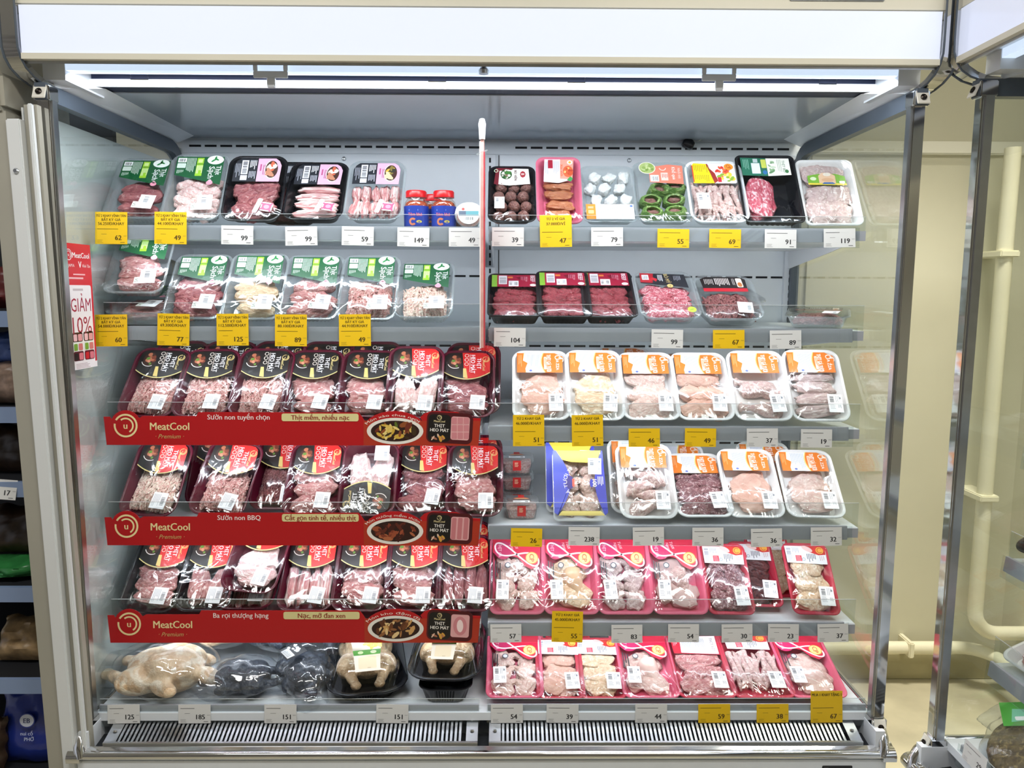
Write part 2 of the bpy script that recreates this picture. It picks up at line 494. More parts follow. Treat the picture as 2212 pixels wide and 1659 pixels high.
def build_case(name, label, loc, rotz, x0=-.965, x1=.965, right_post=True, left_post=True, back=True):
    root = thing(name, label, 'display case', loc, rotz)
    P = lambda n, me, **k: put(n, me, root, **k)
    # canopy
    P('canopy_top', MB().box(x0 - .01, -.05, 2.082, x1 + .01, .72, 2.2).mesh('canopy_top', CREAM, bevel=.003))
    P('fascia', MB().extr([(-.055, 1.984), (-.055, 2.08), (-.045, 2.08), (-.045, 1.984)], x0 + .003, x1 - .003).mesh('fascia', LIT))
    P('fascia_lower_edge', MB().extr([(-.058, 1.972), (-.058, 1.984), (-.045, 1.984), (-.045, 1.972)], x0 + .003, x1 - .003).mesh('fascia_lower_edge', CREAM))
    P('canopy_underside', MB().extr([(-.045, 1.966), (-.045, 1.972), (.002, 1.99), (.002, 1.984)], x0 + .003, x1 - .003).mesh('canopy_underside', STEEL))
    P('light_diffuser', MB().extr([(.002, 1.966), (.002, 1.985), (.03, 1.985), (.03, 1.966)], x0 + .06, x1 - .06).mesh('light_diffuser', LED))
    P('canopy_cavity', MB().extr([(.03, 1.995), (.03, 2.0), (.1, 2.0), (.1, 1.995)], x0 + .02, x1 - .02).mesh('canopy_cavity', NAVYD))
    P('air_duct_front', MB().extr([(.1, 1.957), (.1, 1.974), (.106, 1.974), (.106, 1.957)], x0 + .05, x1 - .05).mesh('air_duct_front', WHITE))
    b = MB().extr([(.1062, 1.9595), (.1062, 1.99), (.158, 1.99), (.158, 1.9595)], x0 + .06, x1 - .06)
    P('air_honeycomb', b.mesh('air_honeycomb', NAVYD))
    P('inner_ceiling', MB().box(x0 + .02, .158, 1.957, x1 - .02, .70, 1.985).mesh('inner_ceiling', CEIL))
    for xa_ in (x0 + .012, x1 - .06):
        P('canopy_end_block', MB().box(xa_, .0, 1.945, xa_ + .048, .16, 2.08).mesh('canopy_end_block', WHITE))
    for sx, xe in ((1, x0), (-1, x1)):
        v = [(xe + sx * .017, .03, 1.935), (xe + sx * .017, .66, 1.935), (xe + sx * .07, .66, 1.957), (xe + sx * .085, .12, 1.957),
             (xe + sx * .017, .03, 1.96), (xe + sx * .017, .66, 1.96)]
        P('cove_panel', MB().add(v, [(0, 1, 2, 3), (0, 3, 4), (1, 5, 2), (4, 3, 2, 5), (0, 4, 5, 1)]).mesh('cove_panel', WHITE))
    # clips of the diffuser and the wire hooks of the duct
    for x in (-.46, .51):
        if x0 < x < x1:
            b = MB().box(-.037, -.006, -.006, .037, .0, .008).box(-.037, -.006, .008, -.028, 0, .034).box(.028, -.006, .008, .037, 0, .034).box(-.008, -.006, -.026, .010, 0, -.006)
            P('diffuser_clip', b.mesh('diffuser_clip', WHITE, bevel=.0012), loc=(x, -.004, 1.956))
    for x in (-.79, -.11, .21, .79):
        if x0 < x < x1:
            P('wire_hook', MB().tube([(-.02, 0, .02), (-.02, 0, 0), (.02, 0, 0), (.02, 0, .02)], .0011, 6).mesh('wire_hook', CHROME), loc=(x, .096, 1.972))
    P('canopy_knob', MB().lathe([(0, 0), (.010, 0), (.011, .008), (.006, .014), (0, .014)], 14).mesh('canopy_knob', STEEL, True), loc=(.5 * (x0 + x1), -.02, 1.958))
    # back
    if back:
        P('back_panel', MB().box(x0, .69, .3, x1, .72, 2.08).mesh('back_panel', INNER))
        sl = MB()
        for z in (1.932, 1.541, 1.322, 1.010, .74):
            x = x0 + .045
            while x < x1 - .06:
                if not (-.06 < x < .03):
                    sl.box(x, .6885, z - .0032, x + .036, .6905, z + .0032)
                x += .0475
        P('air_slots', sl.mesh('air_slots', SLOT))
        P('back_ledge', MB().box(x0 + .02, .683, 1.912, x1 - .02, .69, 1.95).mesh('back_ledge', INNER, bevel=.002))
        for z in (1.932,):
            sl = MB()
            x = x0 + .045
            while x < x1 - .06:
                if not (-.06 < x < .03):
                    sl.box(x, .6822, z - .0032, x + .036, .684, z + .0032)
                x += .0475
            P('upper_air_slots', sl.mesh('upper_air_slots', SLOT))
        for x in (x0 + .025, 0.0, x1 - .025):
            up = P('shelf_upright', MB().box(-.017, -.012, 0, .017, 0, 1.46).mesh('shelf_upright', WHITE), loc=(x, .689, .45))
            b = MB()
            for k in range(60):
                b.box(-.003, -.0132, .02 + k * .024, .003, -.0118, .034 + k * .024)
            put('upright_slots', b.mesh('upright_slots', SLOT), up)
        P('seam', MB().box(.026, .687, .45, .0285, .6895, 1.91).mesh('seam', SLOT))
        for x, z in ((-.45, 1.897), (.43, 1.897), (-.35, 1.44), (.5, 1.21)):
            P('panel_rivet', MB().lathe([(0, 0), (.007, 0), (.005, .004), (0, .005)], 12).mesh('panel_rivet', STEEL, True), loc=(x, .689, z), rot=(rad(90), 0, 0))
    # ends: glass, rails, posts
    for sx, xe, on in ((1, x0 + .015, left_post), (-1, x1 - .015, right_post)):
        if not on:
            continue
        P('end_glass', MB().box(xe - .003, .012, .47, xe + .003, .69, 1.925).mesh('end_glass', GLASS))
        rail = [(-.02, 1.9), (.6, 1.9)] + arcpts(.6, 1.84, .06, 90, 0, 5) + [(.66, .47)]
        outer = [(-.02, 1.935), (.61, 1.935)] + arcpts(.6, 1.84, .095, 84, 0, 5) + [(.695, .47)]
        b = MB()
        v, f = [], []
        for a, o in zip(rail, outer):
            v += [(xe - .012, *a), (xe + .012, *a), (xe + .012, *o), (xe - .012, *o)]
        for i in range(len(rail) - 1):
            for k in range(4):
                f.append((4 * i + k, 4 * i + (k + 1) % 4, 4 * i + 4 + (k + 1) % 4, 4 * i + 4 + k))
        f += [(0, 1, 2, 3), tuple(4 * (len(rail) - 1) + k for k in (3, 2, 1, 0))]
        P('end_rail', b.add(v, f).mesh('end_rail', DARKGREY))
        P('front_post', MB().box(xe - .013, -.012, .47, xe + .013, .012, 1.905).mesh('front_post', CHROME, bevel=.002))
        P('post_core', MB().box(xe + sx * .013, -.006, .47, xe + sx * .017, .012, 1.905).mesh('post_core', STEEL))
        chrome_bracket(xe - sx * .0165, sx, root)
        post_foot('post_clamp', root, xe, 1.915, -.012)
        post_foot('post_foot', root, xe, .462, -.012)
    # base
    P('deck', MB().box(x0 + .02, .02, .455, x1 - .02, .69, .475).mesh('deck', INNER))
    P('grille_well', MB().extr([(-.035, .39), (-.035, .405), (.03, .415), (.03, .39)], x0 + .03, x1 - .03).mesh('grille_well', SLOT))
    P('front_ledge', MB().extr([(-.050, .40), (-.050, .418), (-.036, .424), (-.036, .40)], x0 + .02, x1 - .02).mesh('front_ledge', CHROME))
    P('bumper', MB().extr(arcpts(-.050, .410, .0095, 90, 270, 8) + [(-.04, .4005), (-.04, .4195)], x0 + .012, x1 - .012).mesh('bumper', CHROME, True))
    P('lower_front', MB().box(x0 + .01, -.052, .08, x1 - .01, -.02, .400).mesh('lower_front', WHITE, bevel=.003))
    P('kick_plate', MB().box(x0 + .03, -.03, 0, x1 - .03, .6, .09).mesh('kick_plate', BLACKP))
    P('tank', MB().box(x0 + .01, -.02, .09, x1 - .01, .72, .40).mesh('tank', WHITE))
    for sx, xe in ((1, x0 + .012), (-1, x1 - .012)):
        pts = [(xe + sx * .010, -.052, .405), (xe + sx * .004, -.046, .424), (xe, -.034, .442), (xe - sx * .002, -.015, .458), (xe, .03, .468), (xe, .68, .472)]
        P('end_moulding', MB().tube(pts, [.013, .013, .012, .011, .010, .009], 10).mesh('end_moulding', CHROME, True))
        P('corner_cap', MB().extr(arcpts(-.044, .405, .02, 80, 200, 8) + [(-.03, .385), (-.03, .43)], min(xe - sx * .02, xe + sx * .012), max(xe - sx * .02, xe + sx * .012)).mesh('corner_cap', CHROME, True))
        P('end_cheek', MB().box(min(xe, xe + sx * .022), -.04, .40, max(xe, xe + sx * .022), .68, .462).mesh('end_cheek', WHITE))
    return root

case = build_case('refrigerated_display_case', 'open white refrigerated display case with chrome trim and lit fascia, facing the camera', (0, 0, 0), 0)
rcase = build_case('refrigerated_display_case', 'second refrigerated case set at right angles past the right glass end', (1.045, -1.035, 0), -PI / 2, right_post=False, back=False)

# name plate and thermometer of the main case are built with the prints below

# grilles: two units of bars over the air return
bar_me = MB().extr([(-.032, .427), (-.032, .431), (.024, .451), (.024, .447)], -.0028, .0028).mesh('grille_bar', STEEL)
for gx0, gx1, lab in ((-.90, -.015, 'ribbed steel air grille under the left bottom deck'), (.012, .905, 'ribbed steel air grille under the right bottom deck')):
    g = thing('air_grille', lab, 'grille', ((gx0 + gx1) / 2, 0, 0), group='air grilles at the front of the case')
    hw = (gx1 - gx0) / 2
    put('frame', MB().extr([(-.036, .42), (-.036, .432), (-.031, .433), (-.031, .42)], -hw, hw).extr([(.024, .44), (.024, .452), (.028, .453), (.028, .44)], -hw, hw)
        .extr([(-.034, .424), (-.034, .431), (.026, .452), (.026, .444)], hw - .028, hw).extr([(-.034, .424), (-.034, .431), (.026, .452), (.026, .444)], -hw, -hw + .028).mesh('frame', STEEL), g)
    n = int((2 * hw - .06) / .0105)
    for k in range(n):
        put('grille_bar', bar_me, g, (-hw + .034 + k * .0105, 0, 0))
    for s in (-1, 1):
        put('screw', MB().lathe([(0, 0), (.005, 0), (.004, .003), (0, .0035)], 10).mesh('screw', CHROME, True), g, (s * (hw - .014), -.004, .4415), (rad(-20), 0, 0))

rgr = MB()
g = thing('air_grille', 'ribbed steel air grille of the right hand case, at the lower right corner', 'grille', (1.045, -1.035, 0), -PI / 2)
for k in range(40):
    put('grille_bar', bar_me, g, (-.87 + k * .0125, 0, 0))
put('frame', MB().box(-.905, -.036, .42, -.3, -.03, .432).box(-.905, .024, .44, -.3, .03, .452).mesh('frame', STEEL), g)

# shelves
ROWS = {1: (1.652, .185), 2: (1.406, .165), 3: (1.16, .155), 4: (.912, .13), 5: (.665, .115), 6: (.49, .035)}
ORD = {1: 'top', 2: 'second', 3: 'third', 4: 'fourth', 5: 'fifth', 6: 'bottom'}
SHELFM = mat('white_shelf_steel', '#e3e6ea', .3, var=.03, vscale=5)

def build_shelf(row, xa, xb, label, group, root_loc=(0, 0, 0), rotz=0., tip=False, depth=.68):
    z, yf = ROWS[row]
    t = thing('shelf', label, 'shelf', root_loc, rotz, group)
    if row < 6:
        put('board', MB().extr([(yf, z - .018), (yf, z - .006), (depth, z - .006), (depth, z - .03), (yf + .06, z - .03)], xa, xb).mesh('board', SHELFM), t)
        for x in (xa + .004, xb - .007):
            put('bracket', MB().extr([(yf + .05, z - .03), (depth, z - .03), (depth, z - .085), (yf + .2, z - .05)], x, x + .003).mesh('bracket', SHELFM), t)
        put('light_strip', MB().box(xa + .03, yf + .018, z - .031, xb - .03, yf + .042, z - .022).mesh('light_strip', mat('shelf_light_strip', '#eaf3ff', .3, emit=1.5)), t)
    h = .034 if row < 6 else .036
    put('ticket_channel', MB().extr([(yf - .010, z - h), (yf - .006, z), (yf, z), (yf, z - h)], xa + .002, xb - (.03 if tip else .002)).mesh('ticket_channel', STRIPM), t)
    put('clear_cover', MB().extr([(yf - .0155, z - h - .014), (yf - .0115, z + .002), (yf - .0105, z + .002), (yf - .0145, z - h - .014)], xa, xb - (.02 if tip else 0)).mesh('clear_cover', ACRYL), t)
    g = {1: .03, 6: .012}.get(row, .058)
    put('front_guard', MB().box(xa, yf + .002, z - .006, xb, yf + .0035, z + g).mesh('front_guard', ACRYL), t)
    put('guard_edge', MB().box(xa, yf + .0018, z + g - .0012, xb, yf + .0037, z + g).mesh('guard_edge', clear('acrylic_edge', '#ffffff', 1.5, 1.0, .12, .2, haze=.35)), t)
    if tip:
        put('channel_end', MB().box(xb - .03, yf - .006, z - h + .004, xb - .002, yf, z - .006).mesh('channel_end', STRIPM), t)
    return t

for r in range(1, 7):
    d = 'deck edge' if r == 6 else 'shelf'
    build_shelf(r, -.94, -.012, f'{ORD[r]} white shelf in the left half of the case' if r < 6 else 'front edge strip of the left bottom deck', 'shelves of the case')
    build_shelf(r, .006, .94, f'{ORD[r]} white shelf in the right half of the case' if r < 6 else 'front edge strip of the right bottom deck', 'shelves of the case', tip=r < 6)
# ------------------------------------------------------------------ prints (flat layers in millimetres)
_TX = {}

def glyphs(s, shear=0.):
    """outline of a line of text, filled contour by contour so that overlapping strokes stay solid"""
    k = (s, shear)
    if k in _TX:
        return _TX[k]
    c = bpy.data.curves.new('t', 'FONT')
    c.body = s
    c.resolution_u = 2
    c.shear = shear
    c.fill_mode = 'NONE'
    o = bpy.data.objects.new('t', c)
    me = o.to_mesh()
    co = [(p.co.x, p.co.y) for p in me.vertices]
    nb = {}
    for e in me.edges:
        i, j = e.vertices
        nb.setdefault(i, []).append(j)
        nb.setdefault(j, []).append(i)
    o.to_mesh_clear()
    bpy.data.objects.remove(o)
    bpy.data.curves.remove(c)
    loops, seen = [], set()
    for st in sorted(nb):
        if st in seen:
            continue
        lp, prev, cur = [], None, st
        while cur not in seen:
            seen.add(cur)
            lp.append(cur)
            nx = [q for q in nb[cur] if q != prev and q not in seen]
            prev = cur
            if not nx:
                break
            cur = nx[0] if len(lp) > 1 else min(nx)
        if len(lp) > 2:
            loops.append([co[i] for i in lp])
    # the walk keeps index order, so the contour direction survives
    def sa(l):
        return sum(l[i - 1][0] * l[i][1] - l[i][0] * l[i - 1][1] for i in range(len(l))) / 2
    def inside(p, l):
        r_ = False
        for i in range(len(l)):
            (x1, y1), (x2, y2) = l[i - 1], l[i]
            if (y1 > p[1]) != (y2 > p[1]) and p[0] < (x2 - x1) * (p[1] - y1) / (y2 - y1) + x1:
                r_ = not r_
        return r_
    ar = [sa(l) for l in loops]
    v, f = [], []
    if loops:
        order = sorted(range(len(loops)), key=lambda i: -abs(ar[i]))
        role, holes = {}, {}
        for n, i in enumerate(order):
            par = None
            for q in order[:n]:
                if sum(inside(p, loops[q]) for p in loops[i]) >= .9 * len(loops[i]):
                    par = q
            if par is None or role[par] == 'h' or ar[par] * ar[i] > 0:
                role[i] = 'o'
                holes[i] = []
            else:
                role[i] = 'h'
                holes[par].append(i)
        outs = list(holes)
        from mathutils.geometry import tessellate_polygon
        for n, i in enumerate(outs):
            polys = [loops[i]] + [loops[q] for q in holes[i]]
            flat = [p for l in polys for p in l]
            base = len(v)
            v += [(p[0], p[1], (n % 3) * .06) for p in flat]
            f += [tuple(base + q for q in t) for t in tessellate_polygon([[Vector((p[0], p[1], 0)) for p in l] for l in polys])]
    xs = [p[0] for p in v] or [0]
    _TX[k] = (v, f, min(xs), max(xs))
    return _TX[k]

class Dec:
    def __init__(s, step=.16):
        s.v, s.f, s.m, s.mats, s.names, s.step = [], [], [], [], [], step
    def mi(s, h):
        if h not in s.names:
            s.names.append(h)
            s.mats.append(ink(h))
        return s.names.index(h)
    def raw(s, pts, faces, h, lay):
        o = len(s.v)
        s.v += [(p[0] * .001, p[1] * .001, (lay + (p[2] if len(p) > 2 else 0)) * s.step * .001) for p in pts]
        s.f += [tuple(i + o for i in q) for q in faces]
        s.m += [s.mi(h)] * len(faces)
    def poly(s, pts, h, lay=0):
        s.raw(pts, [tuple(range(len(pts)))], h, lay)
    def rect(s, x, y, w, h, c, lay=0, r=0., rot=0.):
        if r:
            p = [(a + w / 2, b + h / 2) for a, b in rr(w, h, r, 4)]
        else:
            p = [(0, 0), (w, 0), (w, h), (0, h)]
        if rot:
            cs, sn = math.cos(rad(rot)), math.sin(rad(rot))
            p = [((a - w / 2) * cs - (b - h / 2) * sn + w / 2, (a - w / 2) * sn + (b - h / 2) * cs + h / 2) for a, b in p]
        s.poly([(x + a, y + b) for a, b in p], c, lay)
    def ell(s, x, y, rx, ry, c, lay=0, n=24, rot=0.):
        cs, sn = math.cos(rad(rot)), math.sin(rad(rot))
        p = [(rx * math.cos(2 * PI * i / n), ry * math.sin(2 * PI * i / n)) for i in range(n)]
        s.poly([(x + a * cs - b * sn, y + a * sn + b * cs) for a, b in p], c, lay)
    def arc(s, x, y, r, w, a0, a1, c, lay=0, n=24, ry=None):
        q = (ry or r) / r
        p = []
        for i in range(n + 1):
            a = rad(a0 + (a1 - a0) * i / n)
            p += [(x + (r - w / 2) * math.cos(a), y + (r - w / 2) * math.sin(a) * q), (x + (r + w / 2) * math.cos(a), y + (r + w / 2) * math.sin(a) * q)]
        s.raw(p, [(2 * i, 2 * i + 1, 2 * i + 3, 2 * i + 2) for i in range(n)], c, lay)
    def path(s, pts, w, c, lay=0):
        p = []
        for i, q in enumerate(pts):
            a = Vector(pts[max(i - 1, 0)])
            b = Vector(pts[min(i + 1, len(pts) - 1)])
            t = (b - a).normalized()
            p += [(q[0] - t.y * w / 2, q[1] + t.x * w / 2), (q[0] + t.y * w / 2, q[1] - t.x * w / 2)]
        s.raw(p, [(2 * i, 2 * i + 1, 2 * i + 3, 2 * i + 2) for i in range(len(pts) - 1)], c, lay)
    def text(s, t, x, y, cap, c, lay=1, rot=0., bold=.012, maxw=None, align='C', shear=0.):
        if bold > 0:
            n = 2 if bold < .04 else 3
            for q in range(n):
                e = (q / (n - 1) - .5) * bold * 1.1 * cap
                s.text(t, x + e * math.cos(rad(rot)), y + e * math.sin(rad(rot)), cap, c, lay + .25 * q, rot, 0, maxw, align, shear)
            return
        v, f, x0, x1 = glyphs(t, shear)
        k = cap / .72
        kx = k
        if maxw and (x1 - x0) * k > maxw:
            kx = maxw / (x1 - x0)
        ox = {'C': (x0 + x1) / 2, 'L': x0, 'R': x1}[align]
        cs, sn = math.cos(rad(rot)), math.sin(rad(rot))
        p = []
        for a, b, dz in v:
            a, b = (a - ox) * kx, (b - .36) * k
            p.append((x + a * cs - b * sn, y + a * sn + b * cs, dz))
        s.raw(p, f, c, lay)
    def curved(s, t, x, y, r, cap, c, lay=1, a0=120., a1=60., bold=.018, ry=None):
        v, f, x0, x1 = glyphs(t)
        k = cap / .72
        q = (ry or r) / r
        p = []
        for a, b, dz in v:
            an = rad(a0 + (a1 - a0) * (a - x0) / (x1 - x0))
            rr_ = r + (b - .36) * k
            p.append((x + rr_ * math.cos(an), y + rr_ * math.sin(an) * q, dz))
        s.raw(p, f, c, lay)
    def lines(s, x, y, w, n, pitch, th, c, lay=1, rot=0, seed=1):
        """rows of illegibly small print; rot=-90 makes columns"""
        rn = random.Random(seed)
        for i in range(n):
            k = w * (.55 + .45 * rn.random())
            if rot:
                s.rect(x + i * pitch, y - k, th, k, c, lay)
            else:
                s.rect(x, y - i * pitch, k, th, c, lay)
    def bars(s, x, y, w, h, c='#2a2a2a', lay=2, n=14, seed=3, vert=False):
        rn = random.Random(seed)
        for i in range(n):
            t = (.3 + .5 * rn.random())
            if vert:
                s.rect(x, y + h * i / n, w, h / n * t, c, lay)
            else:
                s.rect(x + w * i / n, y, w / n * t, h, c, lay)
    def food(s, x, y, rx, ry, cols, n, lay, seed=1, size=.22):
        rn = random.Random(seed)
        for i in range(n):
            a, q = rn.random() * 2 * PI, math.sqrt(rn.random()) * .82
            r_ = size * (.6 + .8 * rn.random())
            s.ell(x + rx * q * math.cos(a), y + ry * q * math.sin(a), rx * r_, ry * r_ * (.6 + .6 * rn.random()), rn.choice(cols), lay + i * .02, 8, rn.random() * 180)
    def mesh(s, name):
        me = bpy.data.meshes.new(name)
        me.from_pydata(s.v, [], s.f)
        for m in s.mats:
            me.materials.append(m)
        me.polygons.foreach_set('material_index', s.m)
        bm = bmesh.new()
        bm.from_mesh(me)
        for f in bm.faces:
            f.normal_update()
            if f.normal.z < 0:
                f.normal_flip()
        bm.to_mesh(me)
        bm.free()
        me.update()
        return me

def swirl(d, x, y, r, c, lay=3, rot=0.):
    """the open ring around a looped letter used on the banners and tray labels"""
    d.arc(x, y, r, r * .17, 150 + rot, -170 + rot - 20, c, lay, 30)
    d.arc(x, y, r * .66, r * .15, 130 + rot, -60 + rot, c, lay, 20)
    d.text('u', x - r * .02, y + r * .02, r * .62, c, lay, rot=rot, bold=.05)

# ---- tray labels
def lab_green():
    d = Dec()
    d.poly([(-60, 30), (60, 0), (60, 88), (-60, 88)], '#0c5a30')
    d.ell(38, 78, 21, 14, '#f4f8f2', 1)
    for k, (a, b, r_) in enumerate(((33, 76, 40), (41, 80, -30), (38, 83, 80))):
        d.ell(a, b, 7, 2.6, '#2c8a45', 2, 12, r_)
    d.text('Thịt', 50, 45, 12.5, '#ffffff', 2, -90, .03, 40)
    d.text('Sạch', 33, 38, 14.5, '#ffffff', 2, -90, .03, 44)
    d.text('Vĩnh Tân', 42, 44, 3, '#d6e8d0', 2, -90)
    d.rect(-8, 27, 17, 57, '#9ccf2e', 1)
    d.rect(-8, 64, 17, 1.5, '#0c5a30', 2)
    d.lines(-6, 60, 26, 5, 3.2, 1.6, '#e9f3c8', 2, -90, 2)
    d.rect(-5, 69, 11, 11, '#d9ee9b', 2)
    d.rect(-57, 70, 22, 14, '#f4f6f4', 1)
    d.bars(-54, 72, 16, 9, n=9)
    d.rect(-57, 52, 22, 15, '#d7e4d8', 1, 2)
    d.lines(-33, 84, 46, 7, 3.4, 1.5, '#cfe2d2', 1, -90, 5)
    d.lines(-55, 46, 12, 5, 3.6, 1.5, '#cfe2d2', 1, -90, 6)
    d.ell(33, 6, 8, 7, '#f4a2b6', 2)
    d.ell(33, 12, 4, 4, '#f9c6d1', 2)
    return d

def lab_cool(c, low='#15110f'):
    d = Dec()
    n = 20
    bot = [(-60 + 120 * i / n, 22 * ((i / n - .5) * 2) ** 2) for i in range(n + 1)]
    top = [(60, 66), (57, 78), (49, 86), (38, 88), (-38, 88), (-49, 86), (-57, 78), (-60, 66)]
    d.poly(bot + top, '#e6d38a')
    up = [(p[0], p[1] + 3) for p in bot]
    d.poly(up + top, low, 1)
    ib = [p for p in up if p[0] >= -6]
    d.poly([(-6, up[9][1])] + ib + [(60, 66), (57, 78), (49, 86), (38, 88), (-14, 88)], c, 2)
    d.poly([(-10, 6), (2, 4), (-3, 36), (-11, 36)], '#e3c976', 3)
    for k in range(3):
        d.arc(-2, 78 - 14 * k, 5, 1.4, 0, 360, '#f2e7d6', 4, 14)
    d.ell(-32, 58, 17, 22, '#3b2117', 2)
    d.food(-32, 58, 15, 20, ['#9c5a3a', '#c98a6c', '#7c3a26', '#e2c9ae', '#b36a4c', '#5f8a34'], 16, 3, 4, .3)
    d.arc(-32, 56, 20, 2, 200, 300, '#e8e2da', 3)
    d.text('HEO MÁT', 15, 50, 12, '#ffffff', 4, -90, .05, 60)
    d.text('THỊT', 31, 52, 11, '#ffffff', 4, -90, .05, 40)
    d.text('MeatCool', 44, 46, 7, '#ead28a', 4, -90, .04, 34)
    d.rect(6, 24, 1.2, 58, '#f2e7d6', 4)
    swirl(d, 49, 66, 8.5, '#f0d488', 4, -90)
    return d

def lab_pink(dish):
    d = Dec()
    d.poly([(-60, 0), (0, 0), (0, 72), (-45, 72), (-54, 64), (-60, 50)], '#23272e')
    d.poly([(0, 0), (58, 0), (60, 50), (54, 64), (44, 72), (0, 72)], '#f2b9d3')
    d.rect(-41, 22, 17, 44, '#f1f1f4', 1)
    d.bars(-38, 25, 11, 38, n=14, vert=True)
    d.rect(-41, 4, 17, 15, '#e3e3e8', 1)
    d.lines(-56, 56, 44, 4, 3.6, 1.3, '#b9bec8', 1, -90, 8)
    d.lines(-20, 66, 30, 5, 3.6, 1.8, '#eceef2', 1, -90, 9)
    d.lines(-20, 32, 26, 5, 3.6, 1.6, '#c9ced6', 1, -90, 10)
    d.ell(36, 38, 16, 27, '#4a2d24', 1)
    d.food(36, 38, 14, 25, dish, 18, 2, 6, .28)
    d.arc(36, 38, 17, 2, 110, 300, '#e6dcd6', 2, 20, 28)
    d.lines(6, 54, 32, 1, 5, 4, '#c65f90', 1, -90, 3)
    d.lines(14, 52, 34, 2, 3.6, 1.6, '#b0507f', 1, -90, 6)
    return d

def lab_orange():
    d = Dec()
    d.poly([(-62, 0), (58, 0), (58, 30), (62, 42), (58, 52), (45, 58), (38, 62), (-62, 62)], '#f07f1c')
    n = 10
    l = [(-44 + 20 * (1 - i / n) ** 2, 62 * (1 - i / n)) for i in range(n + 1)]
    r_ = [(6 - 8 * math.sin(PI * i / n) + 4 * (1 - i / n), 62 * i / n) for i in range(n + 1)]
    d.poly([(-40, 0)] + [(r_[i][0] + 3, r_[i][1]) for i in range(n + 1)] + [(-44, 62), (-46, 38), (-34, 30)], '#fbe58a', .5)
    d.poly([(-38, 0)] + r_ + [(-42, 62), (-46, 38), (-34, 30), (-40, 12)], '#f6f7fb', 1)
    d.lines(-33, 58, 52, 9, 4.0, 1.2, '#a8b4cf', 2, -90, 4)
    d.rect(-41, 40, 6, 18, '#ffffff', 2)
    d.lines(-58, 56, 44, 3, 3.6, 1.1, '#fbc58c', 1, -90, 7)
    d.ell(-26, 6, 4, 3, '#5d6fbf', 3, 12)
    d.text('THỊT GÀ TƯƠI', 22, 30, 11, '#fffdf8', 2, -90, .05, 54)
    d.rect(9, 10, 7, 40, '#fbe3cf', 2, 2)
    d.lines(11, 46, 32, 2, 2.6, 1.2, '#f07f1c', 3, -90, 3)
    d.text('Ơ', 46, 48, 15, '#fff6ea', 2, -80, .05)
    d.text('A ZZA', 45, 24, 8, '#fffdf8', 2, -90, .05, 32)
    d.arc(52, 40, 8, 2, -40, 120, '#fff6ea', 2, 12)
    return d

def lab_loop():
    d = Dec()
    d.poly([(-64, 52), (-50, 38), (-30, 34), (-18, 42), (4, 36), (20, 14), (38, 4), (54, 12), (62, 34), (64, 92), (-64, 92)], '#d01840')
    d.ell(-36, 58, 24, 26, '#c42660', .5)
    pts = []
    for i in range(49):
        t = 2 * PI * i / 48
        pts.append((-62 * math.cos(t) * 1.0 if False else 62 * math.sin(t + .0), 0))
    pts = []
    for i in range(65):
        t = -PI / 2 + 2 * PI * i / 64
        x = 58 * math.sin(t)
        y = 46 + 30 * math.sin(2 * t) * .55 - x * .36 + 8 * math.cos(t) * 0
        pts.append((x, y))
    d.path(pts, 4.2, '#fbeef0', 2)
    d.text('THỊT GÀ', -45, 58, 8.5, '#f6c9d4', 3, -90, .03, 40)
    d.text('Tươi', -2, 72, 8, '#f7d3da', 3, -75, .01, 26, shear=.3)
    d.text('Ngon', -13, 70, 7, '#f7d3da', 3, -75, .01, 24, shear=.3)
    d.ell(40, 36, 17, 17, '#d9972f', 3)
    d.ell(40, 36, 15, 15, '#f8d88a', 4)
    d.text('CP', 40, 36, 13, '#c04a1a', 5, -90, .05)
    d.arc(-24, 16, 7, 2.2, 0, 360, '#47545e', 1, 16)
    d.ell(-24, 16, 5.5, 5.5, '#e6ecef', 1, 14)
    for k in range(3):
        d.lines(-58 + k * 6, 28 - k * 3, 52, 1, 5, 3.2, '#3a3436', 1, -90, 20 + k)
    return d

def lab_white(bigc='#e0492f'):
    d = Dec()
    d.poly([(-56, 0), (56, -4), (58, 40), (52, 48), (-57, 48)], '#f2f2f3')
    d.poly([(-6, 48), (8, 32), (36, 22), (56, 24), (58, 40), (52, 48)], '#d3302c', 1)
    d.ell(6, 40, 16, 7, '#efc9c4', 1.5, 18, -25)
    d.ell(41, 36, 11, 10, '#f3b24a', 2, 18)
    d.arc(41, 36, 7, 2, 40, 320, '#c8531c', 3, 14)
    d.rect(-30, 4, 17, 17, '#d8394a', 1)
    d.lines(-28, 17, 13, 4, 4, 1.4, '#f2b3b8', 2, 0, 5)
    d.bars(-53, 22, 12, 22, n=10, c='#7d828c', vert=True)
    d.lines(-52, 18, 14, 4, 4, 1.3, '#b8bccb', 1, 0, 6)
    d.lines(-36, 44, 20, 5, 4, 1.3, '#9fa5b4', 1, -90, 7)
    d.arc(-8, 10, 4, 1.3, 0, 360, '#6f8ea3', 1, 12)
    d.lines(2, 26, 24, 6, 4.4, 2.2, '#70757f', 1, -90, 8)
    d.lines(38, 20, 18, 3, 5, 1.4, '#c99aa0', 1, -90, 9)
    return d

def lab_duck():
    d = Dec()
    d.poly([(-60, 2), (60, -3), (62, 66), (-62, 66)], '#c41f35')
    d.poly([(-40, 4), (34, 0), (58, 0), (60, 62), (-36, 60)], '#f1f1f5', 1)
    d.lines(-32, 56, 44, 6, 4.4, 1.6, '#8fa6c9', 2, -90, 3)
    d.lines(2, 54, 44, 8, 3.4, 1.2, '#80838c', 2, -90, 4)
    d.text('THỊT VỊT', 47, 32, 8, '#6b3a48', 2, -90, .03, 50)
    d.lines(-56, 58, 40, 3, 4, 1.5, '#eaa9b2', 2, -90, 9)
    return d

